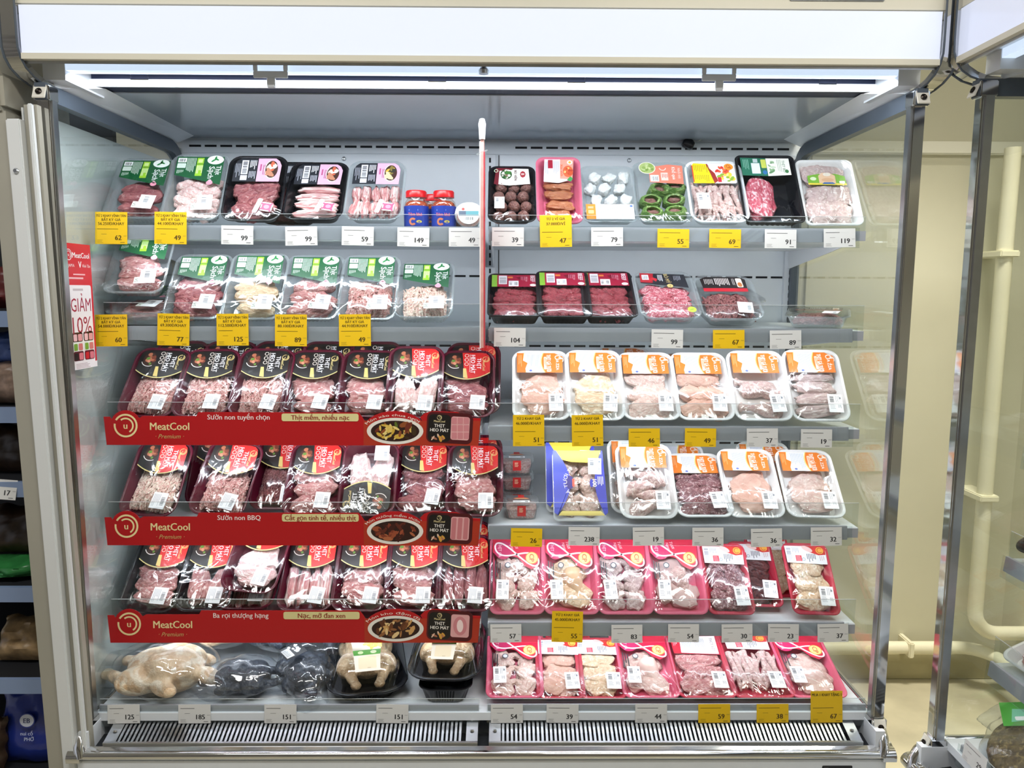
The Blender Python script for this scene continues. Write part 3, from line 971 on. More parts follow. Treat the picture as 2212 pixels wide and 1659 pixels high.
def lab_beef():
    d = Dec()
    d.poly([(-55, 0), (55, 0), (55, 56), (-55, 56)], '#a31338')
    d.rect(-55, 0, 13, 56, '#86b83a', 1)
    d.rect(-38, 12, 20, 40, '#ece9ec', 1)
    d.bars(-36, 16, 16, 30, n=10, c='#8e8a90', vert=True)
    d.rect(-14, 2, 24, 26, '#f4f3f4', 2)
    d.bars(-12, 8, 6, 16, n=8, vert=True)
    d.bars(0, 8, 8, 14, n=6)
    d.text('BEEF', 45, 38, 11, '#f6eef0', 2, -90, .05, 34)
    d.text('thịt bò', 30, 36, 6, '#e9a9b8', 2, -90, .02, 32)
    d.poly([(4, 44), (22, 50), (26, 36), (12, 32)], '#7a0d28', 1)
    d.lines(16, 48, 20, 3, 4, 1.5, '#d87f96', 2, -90, 5)
    d.ell(45, 8, 8, 6, '#f1ece4', 2)
    d.rect(-16, 40, 12, 8, '#e07a3c', 2)
    return d

def lab_bull():
    d = Dec()
    d.poly([(-62, 20), (62, 0), (58, 58), (-60, 64)], '#24262e')
    d.poly([(-62, 24), (-30, 20), (-24, 62), (-60, 64)], '#b41d2c', 1)
    d.rect(-56, 34, 18, 22, '#f0eef0', 2)
    d.bars(-54, 38, 14, 14, n=10)
    d.poly([(-40, 24), (-28, 34), (-20, 26), (-16, 38), (-26, 44), (-36, 40)], '#c92a35', 2)
    d.text('BÒ MỸ', 10, 40, 11, '#cdb67a', 2, -84, .04, 40)
    d.lines(-14, 56, 34, 4, 3.4, 1.6, '#e3e4e8', 2, -90, 3)
    d.lines(28, 52, 30, 5, 4, 1.6, '#9ea2ac', 2, -90, 4)
    d.ell(14, 8, 8, 8, '#d8c07a', 3)
    d.text('2', 14, 8, 6, '#3a3220', 4)
    return d

def lab_redblack():
    d = Dec()
    d.poly([(-58, 14), (58, 14), (60, 54), (44, 64), (-44, 64), (-60, 54)], '#1c1416')
    d.poly([(-58, 0), (58, 0), (58, 14), (-58, 14)], '#c4162c', .5)
    d.lines(-22, 58, 36, 9, 4.4, 2.2, '#e3dad5', 2, -90, 11)
    d.lines(-50, 54, 34, 6, 4.2, 1.8, '#c9c2bd', 2, -90, 4)
    d.rect(34, 18, 16, 40, '#f4e6d8', 2, 4)
    d.ell(42, 30, 6, 10, '#c9793c', 3, 12)
    d.lines(24, 56, 30, 2, 4, 1.6, '#c9c2bd', 2, -90, 6)
    return d

def lab_ball():
    d = Dec()
    d.poly([(-50, 0), (-8, -6), (50, 0), (46, 54), (-44, 56)], '#efe9e2')
    d.poly([(-50, 0), (-38, -6), (-34, 56), (-44, 56)], '#6d1524', 1)
    d.poly([(-38, 46), (0, 50), (4, 56), (-40, 57)], '#6d1524', 1.2)
    d.ell(-16, 34, 16, 18, '#2f5a2c', 1.4)
    d.food(-16, 34, 15, 16, ['#d8cfc6', '#f3efe9', '#b39b8c', '#3d7a34', '#8a6a58'], 16, 2, 9, .3)
    d.text('BÒ VIÊN', 10, 30, 7, '#4a1018', 3, -90, .03, 42)
    d.ell(30, 34, 8, 12, '#a8323a', 2, 8)
    d.text('B', 30, 34, 9, '#f6eee6', 3, -90, .05)
    d.arc(-44, 46, 5, 2, 0, 360, '#cfe0c0', 3, 12)
    return d

def lab_sausage():
    d = Dec()
    d.poly([(-44, 0), (0, -4), (40, 8), (46, 74), (-40, 74)], '#eceaf0')
    d.poly([(4, 10), (40, 8), (46, 74), (6, 74)], '#e7a08c', 1)
    d.rect(-30, 44, 14, 28, '#a81c34', 1)
    d.lines(-38, 66, 58, 3, 3.2, 1.3, '#a9aab8', 1, -90, 3)
    d.lines(-14, 68, 58, 5, 3.6, 1.3, '#a9aab8', 1, -90, 4)
    d.rect(-40, 6, 22, 20, '#f8f8fa', 1)
    d.ell(28, 34, 15, 19, '#d8683c', 2)
    d.food(28, 34, 13, 17, ['#f0c07a', '#c8522c', '#f6e3c8', '#b8402a'], 10, 3, 3, .3)
    d.text('Xúc xích', 10, 38, 8, '#e0662a', 3, -90, .04, 44)
    d.ell(34, 64, 8, 7, '#f6f3ee', 2)
    d.ell(34, 64, 4, 4, '#f4b63c', 3)
    d.poly([(24, 6), (34, 0), (42, 10), (34, 18)], '#3f9a52', 3)
    return d

def lab_dumpling():
    d = Dec()
    d.rect(-60, 0, 24, 50, '#f08a2c', 0)
    d.rect(-36, 0, 96, 50, '#eef0f4', 0)
    d.rect(-55, 18, 14, 12, '#f4bd86', 1, 2)
    d.lines(-55, 40, 14, 2, 4, 1.6, '#fbe0c6', 1, 0, 2)
    d.lines(-30, 46, 40, 11, 6, 1.6, '#a6afbd', 1, -90, 3)
    d.lines(36, 42, 30, 4, 5, 1.4, '#b8bfca', 1, -90, 4)
    d.ell(54, 44, 4, 4, '#5b76b8', 1, 10)
    return d

def lab_melon():
    d = Dec()
    d.poly([(-30, 6), (56, 0), (58, 62), (20, 66), (-30, 56)], '#f0826a')
    d.ell(-34, 54, 22, 20, '#e8e4d2', 1)
    d.ell(-34, 54, 20, 18, '#a9bb74', 2)
    d.food(-34, 54, 18, 16, ['#8fa858', '#cdd79c', '#b7c78a', '#7f9a4a'], 14, 2.5, 5, .3)
    d.arc(6, 54, 8, 2, 180, 360, '#fbe3da', 2, 12)
    d.text('Khổ qua', 34, 36, 9, '#fdeee8', 2, -90, .03, 50)
    d.text('Nhồi thịt', 48, 36, 7, '#fbd9cf', 2, -90, .02, 46)
    d.rect(-28, 8, 22, 22, '#f4f4f2', 2)
    d.bars(-26, 11, 18, 14, n=12)
    d.rect(0, 12, 18, 26, '#f7d3c8', 1)
    d.lines(3, 34, 20, 4, 4, 1.6, '#c95c46', 2, -90, 4)
    return d

def lab_cpy():
    d = Dec()
    d.rect(-56, 0, 112, 68, '#f4f1ee', 0, 6)
    d.poly([(-56, 0), (-2, 0), (6, 20), (-8, 40), (-16, 66), (-50, 68), (-56, 60)], '#f3dc1e', 1)
    d.rect(-56, 4, 3, 56, '#d8452a', 2)
    d.lines(-50, 62, 28, 9, 4.6, 1.5, '#b0942a', 2, -90, 3)
    d.lines(-50, 28, 24, 8, 4.8, 1.5, '#b0942a', 2, -90, 4)
    d.poly([(-2, 0), (8, 8), (2, 34), (-10, 50), (-14, 66), (-18, 66), (-10, 36), (-6, 18)], '#a3312c', 2)
    d.food(22, 44, 20, 16, ['#d8352a', '#e65a3a', '#b8261e', '#f07a4a'], 14, 2, 3, .3)
    d.food(30, 20, 22, 17, ['#f3d04a', '#f7e69a', '#8fb23c', '#f6f0d8', '#d8862a'], 18, 3, 4, .3)
    d.ell(40, 56, 12, 11, '#f0982c', 4, 18)
    d.text('CP', 40, 56, 9, '#b8301a', 5, -60, .05)
    d.rect(8, 4, 9, 16, '#d12a3a', 4)
    return d

def lab_greenbox():
    d = Dec()
    d.poly([(-64, 2), (2, 0), (2, 58), (-64, 60)], '#1f6b52')
    d.poly([(2, 0), (62, 4), (62, 58), (2, 58)], '#f2f1e6')
    d.rect(-38, 8, 22, 34, '#dfe7f2', 1)
    d.rect(-32, 44, 12, 12, '#b9c4c4', 1)
    d.lines(-58, 54, 40, 4, 4, 1.5, '#8fc2ae', 1, -90, 3)
    d.rect(-12, 26, 13, 28, '#c8cf5a', 1, 2)
    d.ell(-5, 12, 6, 7, '#2f6fae', 1, 10)
    d.food(16, 30, 9, 22, ['#8fae86', '#c9d6bc', '#5f8a5c'], 12, 1, 3, .3)
    d.text('THỊT BÒ', 46, 32, 7, '#5a7a58', 1, -90, .03, 40)
    d.lines(30, 54, 44, 3, 4, 1.3, '#9aab90', 1, -90, 5)
    d.ell(52, 16, 5, 6, '#3d7a44', 1, 10)
    return d

def lab_chick():
    d = Dec()
    d.poly([(-48, 2), (48, 0), (46, 28), (24, 36), (-20, 36), (-48, 30)], '#7db53a')
    d.poly([(-20, 4), (22, 4), (22, 30), (8, 40), (-10, 40), (-20, 30)], '#eec9a4', 1)
    d.poly([(-48, 0), (48, -2), (48, 4), (-48, 6)], '#e8d44a', 2)
    d.ell(2, 34, 10, 6, '#f2e9d8', 2, 12)
    d.ell(2, 16, 16, 6, '#e2b48a', 2, 12)
    d.ell(-34, 20, 8, 6, '#e3efc8', 2, 12)
    d.poly([(-14, 2), (20, 2), (14, 8), (-8, 8)], '#3f6fb0', 3)
    d.rect(30, 4, 14, 8, '#f0f2e6', 3)
    return d

def lab_blue():
    """sleeve: blue sides, yellow ends; the middle stays open"""
    d = Dec()
    n = 12
    d.poly([(-66, 176), (-66, 8), (-56, 0)] + [(-58 + 36 * math.sin(PI * i / n), 176 * i / n) for i in range(n + 1)], '#4a55c8')
    d.poly([(64, 176), (70, 8), (62, 0)] + [(62 - 22 * math.sin(PI * i / n), 176 * i / n) for i in range(n + 1)], '#2c35b4')
    d.poly([(-56, 0), (62, 0), (52, 12), (-46, 12)], '#f0d977', .5)
    d.poly([(-58, 176), (60, 176), (48, 148), (20, 142), (-20, 144), (-42, 150)], '#f2d23c', .5)
    d.curved('GÀ TƯƠI 3F', 16, 88, 52, 9, '#f4f2f6', 3, 228, 130, .05)
    d.ell(-24, 88, 11, 18, '#3a2f86', 2)
    d.rect(-18, 76, 6, 22, '#d8604c', 3, 2)
    d.text('100', 40, 86, 11, '#eef0fa', 3, -90, .06)
    d.ell(32, 86, 5, 12, '#2c35b4', 2, 8)
    d.lines(48, 104, 34, 4, 4, 1.8, '#dfe2f6', 3, -90, 4)
    return d

def sticker_wide():
    d = Dec()
    d.rect(-18, -26, 36, 52, '#f6f7f9', 0)
    d.bars(-13, 2, 10, 18, n=9, c='#5f646c', vert=True)
    d.lines(2, 22, 20, 3, 4, 1.2, '#a9aeb8', 1, -90, 2)
    d.lines(-14, -4, 16, 4, 4, 1.2, '#a9aeb8', 1, 0, 3)
    d.lines(6, -4, 14, 3, 3, 1.2, '#8f949e', 1, -90, 4)
    d.rect(11, 12, 4, 6, '#8a9099', 1)
    return d

def sticker_cool():
    d = Dec()
    d.rect(-19, -22, 38, 44, '#f4f5f8', 0)
    d.lines(-15, 17, 34, 5, 3.6, 1.2, '#b2b8c2', 1, -90, 2)
    d.bars(5, -12, 9, 24, n=7, c='#7a8088', vert=True)
    return d

def sticker_green():
    d = Dec()
    d.rect(-19, -22, 38, 44, '#eff1f4', 0)
    d.bars(-8, -4, 12, 20, n=8, c='#6d737c', vert=True)
    d.lines(8, 16, 30, 3, 3.4, 1.1, '#a3a9b3', 1, -90, 3)
    d.lines(-16, 16, 30, 2, 3.2, 1.1, '#a3a9b3', 1, -90, 4)
    d.rect(-32, -22, 13, 20, '#e5eae2', 0)
    d.text('VS', -26, -12, 8, '#5a6a5e', 1, -90, .02)
    return d

def sticker_pig():
    d = Dec()
    d.rect(-20, -22, 12, 44, '#f6d9de', 0, 3, -8)
    d.lines(-16, 14, 30, 2, 4, 1.6, '#d78fa0', 1, -90, 2)
    d.rect(-6, -13, 30, 26, '#f6eef0', 0, 4)
    d.rect(-3, -10, 24, 20, '#d8557a', 1, 4)
    d.ell(9, 0, 7, 6, '#ee8fa8', 2, 14)
    for a, b in ((-4, 8), (-4, -8), (20, 10), (20, -10)):
        d.ell(a, b, 3, 3, '#d8557a', 1, 8)
    return d

# ---- price tags
def price_tag(n, yellow, tall=None):
    d = Dec()
    hh = 78 if tall else 46
    bg = '#e8bd12' if yellow else '#d8d8d6'
    fg = '#4a3a08' if yellow else '#26262a'
    d.rect(-39, 0, 78, hh, bg, 0)
    d.text(n, 25, 16, 12, fg, 1, bold=.07, align='R')
    d.text('000đ', 37.5, 20, 2.6, '#8d7c30' if yellow else '#9a9a9a', 1, align='R', bold=0, maxw=12)
    d.lines(-34, 36, 52, 1, 3, 1.1, fg, 1, 0, len(n))
    d.lines(-24, 24, 20, 1, 3, .6, fg, 1, 0, 3)
    d.lines(-34, 9, 20, 3, 3, .5, fg, 1, 0, 4)
    d.lines(22, 3.5, 13, 1, 3, 1.2, fg, 1, 0, 5)
    if tall:
        k = 69
        for i, t in enumerate(tall):
            d.text(t, 0, k, 6.2 if i < len(tall) - 1 else 7.2, fg, 1, bold=.06, maxw=72)
            k -= 9.6 if len(tall) > 2 else 12
    return d
# ------------------------------------------------------------------ packs: trays, films, meat
PORK = meat('raw_pork', '#ad6464', '#d09c96', '#f0d8d2', 28, .60)
PORKD = meat('dark_pork', '#87424a', '#b06c6c', '#dcb4ae', 28, .64)
PORKP = meat('pale_pork_fat', '#e3b4b0', '#f0d2cc', '#f8ece6', 26, .55)
MINCE = meat('minced_pork', '#c2807c', '#d9a39c', '#f0d8ce', 1500, .55, .4)
MINCEP = meat('pale_minced_pork', '#dba79c', '#ecc8ba', '#f8ead9', 1500, .5, .4)
MINCED = meat('dark_minced_meat', '#7a3c40', '#9a5a58', '#c49a90', 1500, .62, .4)
BELLY = meat('belly_pork', '#c07074', '#d89c98', '#f4e2dc', 26, .52, .35, stripes=1)
BELLYH = meat('belly_pork_long', '#c07074', '#d89c98', '#f4e2dc', 26, .52, .35, stripes=-1)
BEEF = meat('raw_beef', '#7c2430', '#a8414c', '#d09a98', 40, .66)
BEEFP = meat('marbled_beef', '#b03c50', '#cc6474', '#f2cdd0', 34, .56)
CHICK = meat('pale_chicken', '#d9b3a6', '#e8cfc2', '#f4e8dd', 26, .60)
CHICKY = meat('yellowish_chicken', '#dcb892', '#ecd4b2', '#f8ecd2', 26, .58)
CHICKG = meat('greyish_chicken_skin', '#bfa3a0', '#d8c2bc', '#eee4de', 26, .6)
CHICKS = meat('chicken_skin', '#c09a94', '#dcc2ba', '#efe3da', 900, .6)
FILLET = meat('chicken_fillet', '#d8a894', '#e4bca8', '#f0dccc', 18, .68)
LIVER = meat('dark_liver', '#43181c', '#6a2a2a', '#8a4a40', 26, .70, .2)
GIZZ = meat('gizzard', '#6e3840', '#9a6468', '#dcc4c0', 30, .58)
BALLM = meat('meatball_brown', '#6f4a44', '#94685e', '#b8968a', 26, .66)
SAUS = meat('sausage_brown', '#a8603e', '#c08058', '#d8a888', 20, .66)
GREENM = meat('bitter_melon', '#4f7a34', '#7a9c4e', '#b8c88c', 22, .62)
WHITEM = meat('white_dumpling', '#dfe4e2', '#eef0ee', '#f8f8f6', 20, .6)
BLACKC = meat('black_chicken_skin', '#2c313c', '#4a5260', '#767e8a', 22, .66)
SHRIMP = meat('dried_shrimp', '#8a3018', '#b4522c', '#d88a60', 1600, .6)

CHUNK = []
for i in range(9):
    bm = bmesh.new()
    bmesh.ops.create_icosphere(bm, subdivisions=3, radius=1)
    o = Vector((i * 7.3, i * 3.1, i * 1.7))
    for v in bm.verts:
        d = v.co.normalized()
        k = 1 + .36 * noise.noise(d * 1.1 + o) + .26 * noise.noise(d * 2.4 + o) + .10 * noise.noise(d * 5 + o)
        q = Vector([math.copysign(abs(c) ** .8, c) for c in d])
        v.co = q * k
    for ax in range(3):
        lo, hi = min(v.co[ax] for v in bm.verts), max(v.co[ax] for v in bm.verts)
        for v in bm.verts:
            v.co[ax] = (v.co[ax] - lo) / (hi - lo) * 2 - 1
    me = bpy.data.meshes.new('meat_piece')
    bm.to_mesh(me)
    bm.free()
    me.materials.append(PORK)
    me.polygons.foreach_set('use_smooth', [True] * len(me.polygons))
    CHUNK.append(me)

def ball_mesh():
    bm = bmesh.new()
    bmesh.ops.create_icosphere(bm, subdivisions=3, radius=1)
    for v in bm.verts:
        v.co *= 1 + .05 * noise.noise(v.co * 2.2) + .02 * noise.noise(v.co * 7)
    me = bpy.data.meshes.new('ball')
    bm.to_mesh(me)
    bm.free()
    me.materials.append(BALLM)
    me.polygons.foreach_set('use_smooth', [True] * len(me.polygons))
    return me
BALL = ball_mesh()

def mince_mesh(seed, w=.1, l=.105, n=300, r=.0021):
    """a heap of short strands laid mostly along the tray"""
    rn = random.Random(seed)
    b = MB()
    def top(x, y):
        u, v = min(1, abs(2 * x / w)), min(1, abs(2 * y / l))
        return .021 * (1 - u ** 3 * .75) * (1 - v ** 4 * .6) * (1 + .25 * noise.noise(Vector((x * 45 + seed, y * 45, 0))))
    for i in range(n):
        x = (rn.random() - .5) * w * .94
        y = (rn.random() - .5) * l * .92
        a = PI / 2 + .5 * noise.noise(Vector((x * 22, y * 22, seed))) + rn.gauss(0, .22)
        L = .016 + .022 * rn.random()
        bend = rn.gauss(0, .6)
        lift = rn.uniform(-.004, .0015)
        pts = []
        for k in range(5):
            t = k / 4 - .5
            aa = a + bend * t
            px = max(-w / 2, min(w / 2, x + L * t * math.cos(aa)))
            py = max(-l / 2, min(l / 2, y + L * t * math.sin(aa)))
            pts.append((px, py + t * .0001, max(.002, top(px, py) + lift)))
        b.tube(pts, [r * .8, r, r * 1.05, r, r * .7], 6)
    q = rr(w, l, .02, 4)
    b.loft([[(p[0] * k, p[1] * k, z) for p in q] for k, z in ((.96, .001), (.92, .006), (.8, .012), (.55, .016))])
    return b.mesh('minced_meat', MINCE, True)
MINCES = [mince_mesh(s) for s in (1, 2, 3)]

def drum_mesh():
    prof = [(0, 0), (.011, .001), (.013, .006), (.009, .012), (.0075, .03), (.012, .048), (.021, .066), (.025, .084), (.022, .1), (.012, .111), (0, .114)]
    b = MB().lathe(prof, 16)
    b.v = [(v[0] * (1 + .1 * math.sin(9 * v[2] * 30)), v[1] * .8 + .004 * math.sin(v[2] * 40), v[2]) for v in b.v]
    return b.mesh('drumstick', CHICKG, True)
DRUM = drum_mesh()

def foot_mesh():
    b = MB()
    b.tube([(0, 0, 0), (.002, .02, .003), (0, .05, .002), (0, .075, 0)], [.0085, .006, .0055, .009], 10)
    for a in (-.55, 0, .55):
        pts = [(0, .003, 0), (math.sin(a) * .016, -.014 * math.cos(a), .004), (math.sin(a) * .032, -.028 * math.cos(a), .002), (math.sin(a) * .044, -.042 * math.cos(a), -.003)]
        b.tube(pts, [.006, .0045, .004, .0018], 8)
    b.tube([(0, .006, 0), (.006, .012, -.006), (.008, .006, -.012)], [.005, .004, .002], 8)
    return b.mesh('chicken_foot', CHICKG, True)
FOOT = foot_mesh()

_TR = {}
def tray_mesh(w, l, d, r, m, flare=.012, rim=.006, ribs=False, th=.002):
    k = (w, l, d, r, m.name, flare, rim, ribs)
    if k in _TR:
        return _TR[k]
    sub = 16 if ribs else 2
    def ring(dw, z, rip=0.):
        p = rr(w - 2 * dw, l - 2 * dw, max(r - dw * .6, .006), 6, sub)
        out = []
        n = len(p)
        for i, (x, y) in enumerate(p):
            s = 1 + (rip if i % 2 else -rip) / (w / 2)
            out.append((x * s, y * s + l / 2, z))
        return out
    rp = .0011 if ribs else 0
    b = MB()
    b.loft([ring(flare + rim + .004, 0), ring(flare + rim, .004, rp), ring(rim + .002, d * .8, rp), ring(rim, d - .0035), ring(.0008, d - .0035), ring(0, d - .002), ring(.0008, d), ring(rim * .5, d + .0006), ring(rim, d - .0006),
            ring(rim + th + .001, d * .8, rp), ring(flare + rim + th, .006, rp), ring(flare + rim + .01, .0035)], True, True)
    _TR[k] = b.mesh('tray', m, True)
    return _TR[k]

_FL = {}
def film_mesh(w, l, r, z, bulge, seed, m, skirt=0.):
    k = (w, l, r, z, bulge, seed, m.name)
    if k in _FL:
        return _FL[k]
    b = MB()
    rings = []
    o = Vector((seed * 5.1, 0, 0))
    ss = (1, .985, .93, .84, .7, .54, .36, .18, .04)
    if skirt:
        rings.append([(x * .985, y * .985 + l / 2, z - skirt) for x, y in rr(w, l, r, 6, 3)])
    for s in ss:
        ring = []
        for (x, y) in rr(w, l, r, 6, 3):
            x, y = x * s, y * s
            lower = min(1, max(0, (l * .08 - y) / (l * .25)))
            zz = z + bulge * (1 - s ** 3) * (.15 + .85 * lower) + .0012 * (1 - s ** 4) * lower * noise.noise(Vector((x * 60, y * 60, 0)) + o)
            ring.append((x, y + l / 2, zz))
        rings.append(ring)
    b.loft(rings, False, True)
    _FL[k] = b.mesh('film', m, True)
    return _FL[k]

_LB = {}
def lab(key, fn):
    if key not in _LB:
        _LB[key] = fn().mesh(key)
    return _LB[key]

def fill(root, kind, m, w, l, d, y1=.62, seed=0, y0=None):
    """lay the pieces of meat into a tray; w, l inner size"""
    rn = random.Random(seed * 31 + 7)
    ya, yb = y0 or .019, l * y1
    cy = (ya + yb) / 2
    hw = w / 2 - .005
    hl = (yb - ya) / 2
    def piece(name, x, y, z, sx, sy, sz, rz=0., mm=m, v=None, rx=0.):
        put(name, CHUNK[rn.randrange(9) if v is None else v], root, (x, y, z), (rx, 0, rz), (sx, sy, sz), mm)
    def grid(nx, ny, name, k=1.15, kz=.62, mm=m, mm2=None, flat=1.):
        for j in range(ny):
            for i in range(nx):
                sx = hw / nx * k * (1.08 + .25 * rn.random())
                sy = hl / ny * k * (1.08 + .25 * rn.random())
                xx = -hw + hw * 2 * (i + .5 + (.22 if j % 2 else -.22)) / nx
                xx = max(-hw + sx * .96, min(hw - sx * .96, xx)) + rn.uniform(-.003, .003)
                yy = max(ya + sy * .8, cy - hl + hl * 2 * (j + .5) / ny + rn.uniform(-.003, .003))
                sz = min(d * .40, max(sx, sy) * kz) * flat
                piece(name, xx, yy, .004 + d * .40 + rn.uniform(-.002, .002), sx, sy, sz, rn.uniform(-.7, .7), mm2 if (mm2 and rn.random() < .35) else mm)
    if kind == 'mince':
        o = put('minced_meat', MINCES[seed % 3], root, (0, cy, d * .28), (0, 0, rn.uniform(-.1, .1)), (w * .90 / .104, (yb - ya) / .112, max(1, d * .62 / .024)), m)
        o['kind'] = 'stuff'
    elif kind == 'chunks':
        grid(2, 3, 'meat_chunk')
    elif kind == 'cubes':
        grid(3, 4, 'meat_cube', 1.2)
    elif kind == 'slab':
        piece('meat_slab', 0, cy + .01, d * .48, hw * .95, hl * .62, d * .36, .1)
        piece('meat_slab', .004, cy - hl * .55, d * .46, hw * .9, hl * .42, d * .34, -.12)
        piece('meat_slab', -.01, cy + hl * .7, d * .45, hw * .85, hl * .35, d * .32, .2)
    elif kind == 'strips':
        n = 4
        for i in range(n):
            piece('pork_strip', -hw + hw * 2 * (i + .5) / n, cy + rn.uniform(-.004, .004), d * .5, hw / n * 1.12, hl * .98, d * .36, rn.uniform(-.06, .06))
    elif kind == 'hstrips':
        n = 4
        for i in range(n):
            piece('pork_strip', rn.uniform(-.004, .004), cy - hl + hl * 2 * (i + .5) / n, d * .5, hw * .98, hl / n * 1.2, d * .34, rn.uniform(-.08, .08))
    elif kind == 'rolls':
        for i in range(5):
            for j in range(2):
                piece('meat_roll', -hw + hw * 2 * (i + .5) / 5, cy - hl * .45 + j * hl * .9, d * .5, hw / 5 * 1.15, hl * .52, d * .38, rn.uniform(-.2, .2))
    elif kind == 'fillet':
        piece('fillet', .0, cy + hl * .28, d * .5, hw * .92, hl * .66, d * .38, .25, v=1)
        piece('fillet', .003, cy - hl * .42, d * .52, hw * .96, hl * .55, d * .38, -.15, v=4)
    elif kind == 'breast':
        piece('breast', -hw * .42, cy, d * .5, hw * .52, hl * .9, d * .42, .12, v=2)
        piece('breast', hw * .46, cy - .004, d * .5, hw * .5, hl * .88, d * .4, -.14, v=5)
    elif kind == 'thighs':
        for k, (a, b, r_) in enumerate(((-.1, .55, 1.3), (.15, -.02, 1.75), (-.05, -.58, 1.45))):
            put('drumstick', DRUM, root, (a * hw - .055 * (1 if k % 2 == 0 else -1), cy + b * hl, d * .5), (rad(90), 0, r_ if k % 2 == 0 else -r_), (1, 1, min(1.0, hw * 2 / .115)), m)
        for o in root.children[-3:]:
            pass
    elif kind == 'drums':
        for k in range(4):
            y = cy - hl * .52 + k * hl * .42
            s = 1 if k % 2 else -1
            put('drumstick', DRUM, root, (-s * hw * .85, y, d * .52), (rad(90), 0, s * rad(72 + 8 * rn.random())), (.95, .9, .9), m)
    elif kind == 'leg':
        piece('thigh', -hw * .12, cy + hl * .42, d * .48, hw * .86, hl * .58, d * .42, .25)
        piece('thigh', hw * .22, cy - hl * .48, d * .46, hw * .74, hl * .5, d * .42, -.3)
        put('drumstick', DRUM, root, (hw * .62, cy - hl * .95, d * .62), (rad(-90), 0, rad(20)), (1.1, 1.1, 1.0), m)
        piece('skin_fold', -hw * .55, cy - hl * .4, d * .42, hw * .42, hl * .42, d * .34, .2)
    elif kind == 'wings':
        for k in range(3):
            for j in (-1, 1):
                piece('wing', j * hw * .52, cy - hl * .66 + k * hl * .66, d * .5, hw * .58, hl * .34, d * .38, j * (.9 + .3 * rn.random()))
                piece('wing_tip', j * hw * .2, cy - hl * .5 + k * hl * .62, d * .56, hw * .34, hl * .13, d * .24, -j * .6)
    elif kind == 'balls':
        for j in range(4):
            for i in range(3):
                put('meatball', BALL, root, (-hw * .7 + i * hw * .68 + (hw * .12 if j % 2 else -.002), cy - hl * .82 + j * hl * .55, d * .5 + rn.uniform(-.002, .002)), (rn.random() * 6, rn.random() * 6, 0), (hw * .34,) * 3, m)
    elif kind == 'sausage':
        for k in range(4):
            piece('sausage', rn.uniform(-.004, .004), cy - hl * .78 + k * hl * .52, d * .52, hw * .9, hl * .27, d * .4, rn.uniform(-.25, .25))
    elif kind == 'melons':
        for k, (a, b) in enumerate(((-.5, -.62), (.5, -.6), (-.5, .05), (.5, .1), (-.1, .68), (.6, .75))):
            put('melon_ring', RING, root, (a * hw, cy + b * hl, d * .42), (rn.uniform(-.3, .3), rn.uniform(-.3, .3), 0), (hw * .48, hl * .32, d * .5), GREENM)
            piece('filling', a * hw, cy + b * hl, d * .48, hw * .3, hl * .2, d * .3, 0, BALLM)
    elif kind == 'dumplings':
        for j in range(4):
            for i in range(3):
                put('dumpling', CHUNK[(i + j) % 9], root, (-hw * .66 + i * hw * .66 + (.008 if j % 2 else -.006), ya + .03 + j * l * .2, d * .5), (0, 0, .5 + rn.random()), (hw * .34, hl * .2, d * .4), m)
    elif kind == 'feet':
        for k in range(8):
            put('chicken_foot', FOOT, root, (-hw * .8 + k * hw * .23, cy + (.022 if k % 3 == 1 else -.018) + (.006 if k % 2 else 0), d * .55), (0, 0, rn.uniform(-.22, .22) + (PI if k % 3 == 1 else 0)), (1.25, 1.0, 1.3), m)
    elif kind == 'gizzards':
        grid(3, 5, 'gizzard', 1.25)
    elif kind == 'livers':
        grid(2, 4, 'liver', 1.3)
    elif kind == 'half':
        piece('minced_slab', -hw * .35, cy, d * .5, hw * .62, hl * 1.0, d * .42, .05, v=3)

b = MB()
n = 18
prof = [(.62, -.9), (.8, -1), (1.0, -.6), (1.0, .6), (.8, 1), (.62, .9), (.58, 0)]
rings = [[(r_ * math.cos(2 * PI * i / n) * (1 + .05 * math.sin(i * 2.1)), r_ * math.sin(2 * PI * i / n), z) for i in range(n)] for r_, z in prof + [prof[0]]]
RING = b.loft(rings, False, False).mesh('melon_ring', GREENM, True)

T_CLEAR = CLEARP
T_BLACK = mat('black_tray_plastic', '#15161a', .22)
T_WINE = mat('burgundy_tray_plastic', '#5a1228', .24)
T_FOAM = mat('white_foam', '#f0f0ee', .55, var=.02, vscale=80)
T_PINK = mat('pink_foam', '#e0607f', .5)
T_RED = mat('red_foam', '#c22440', .48)
T_WHITE = mat('white_tray_plastic', '#eef0f2', .25)
T_ROSE = mat('rose_tray_plastic', '#d86a86', .4)

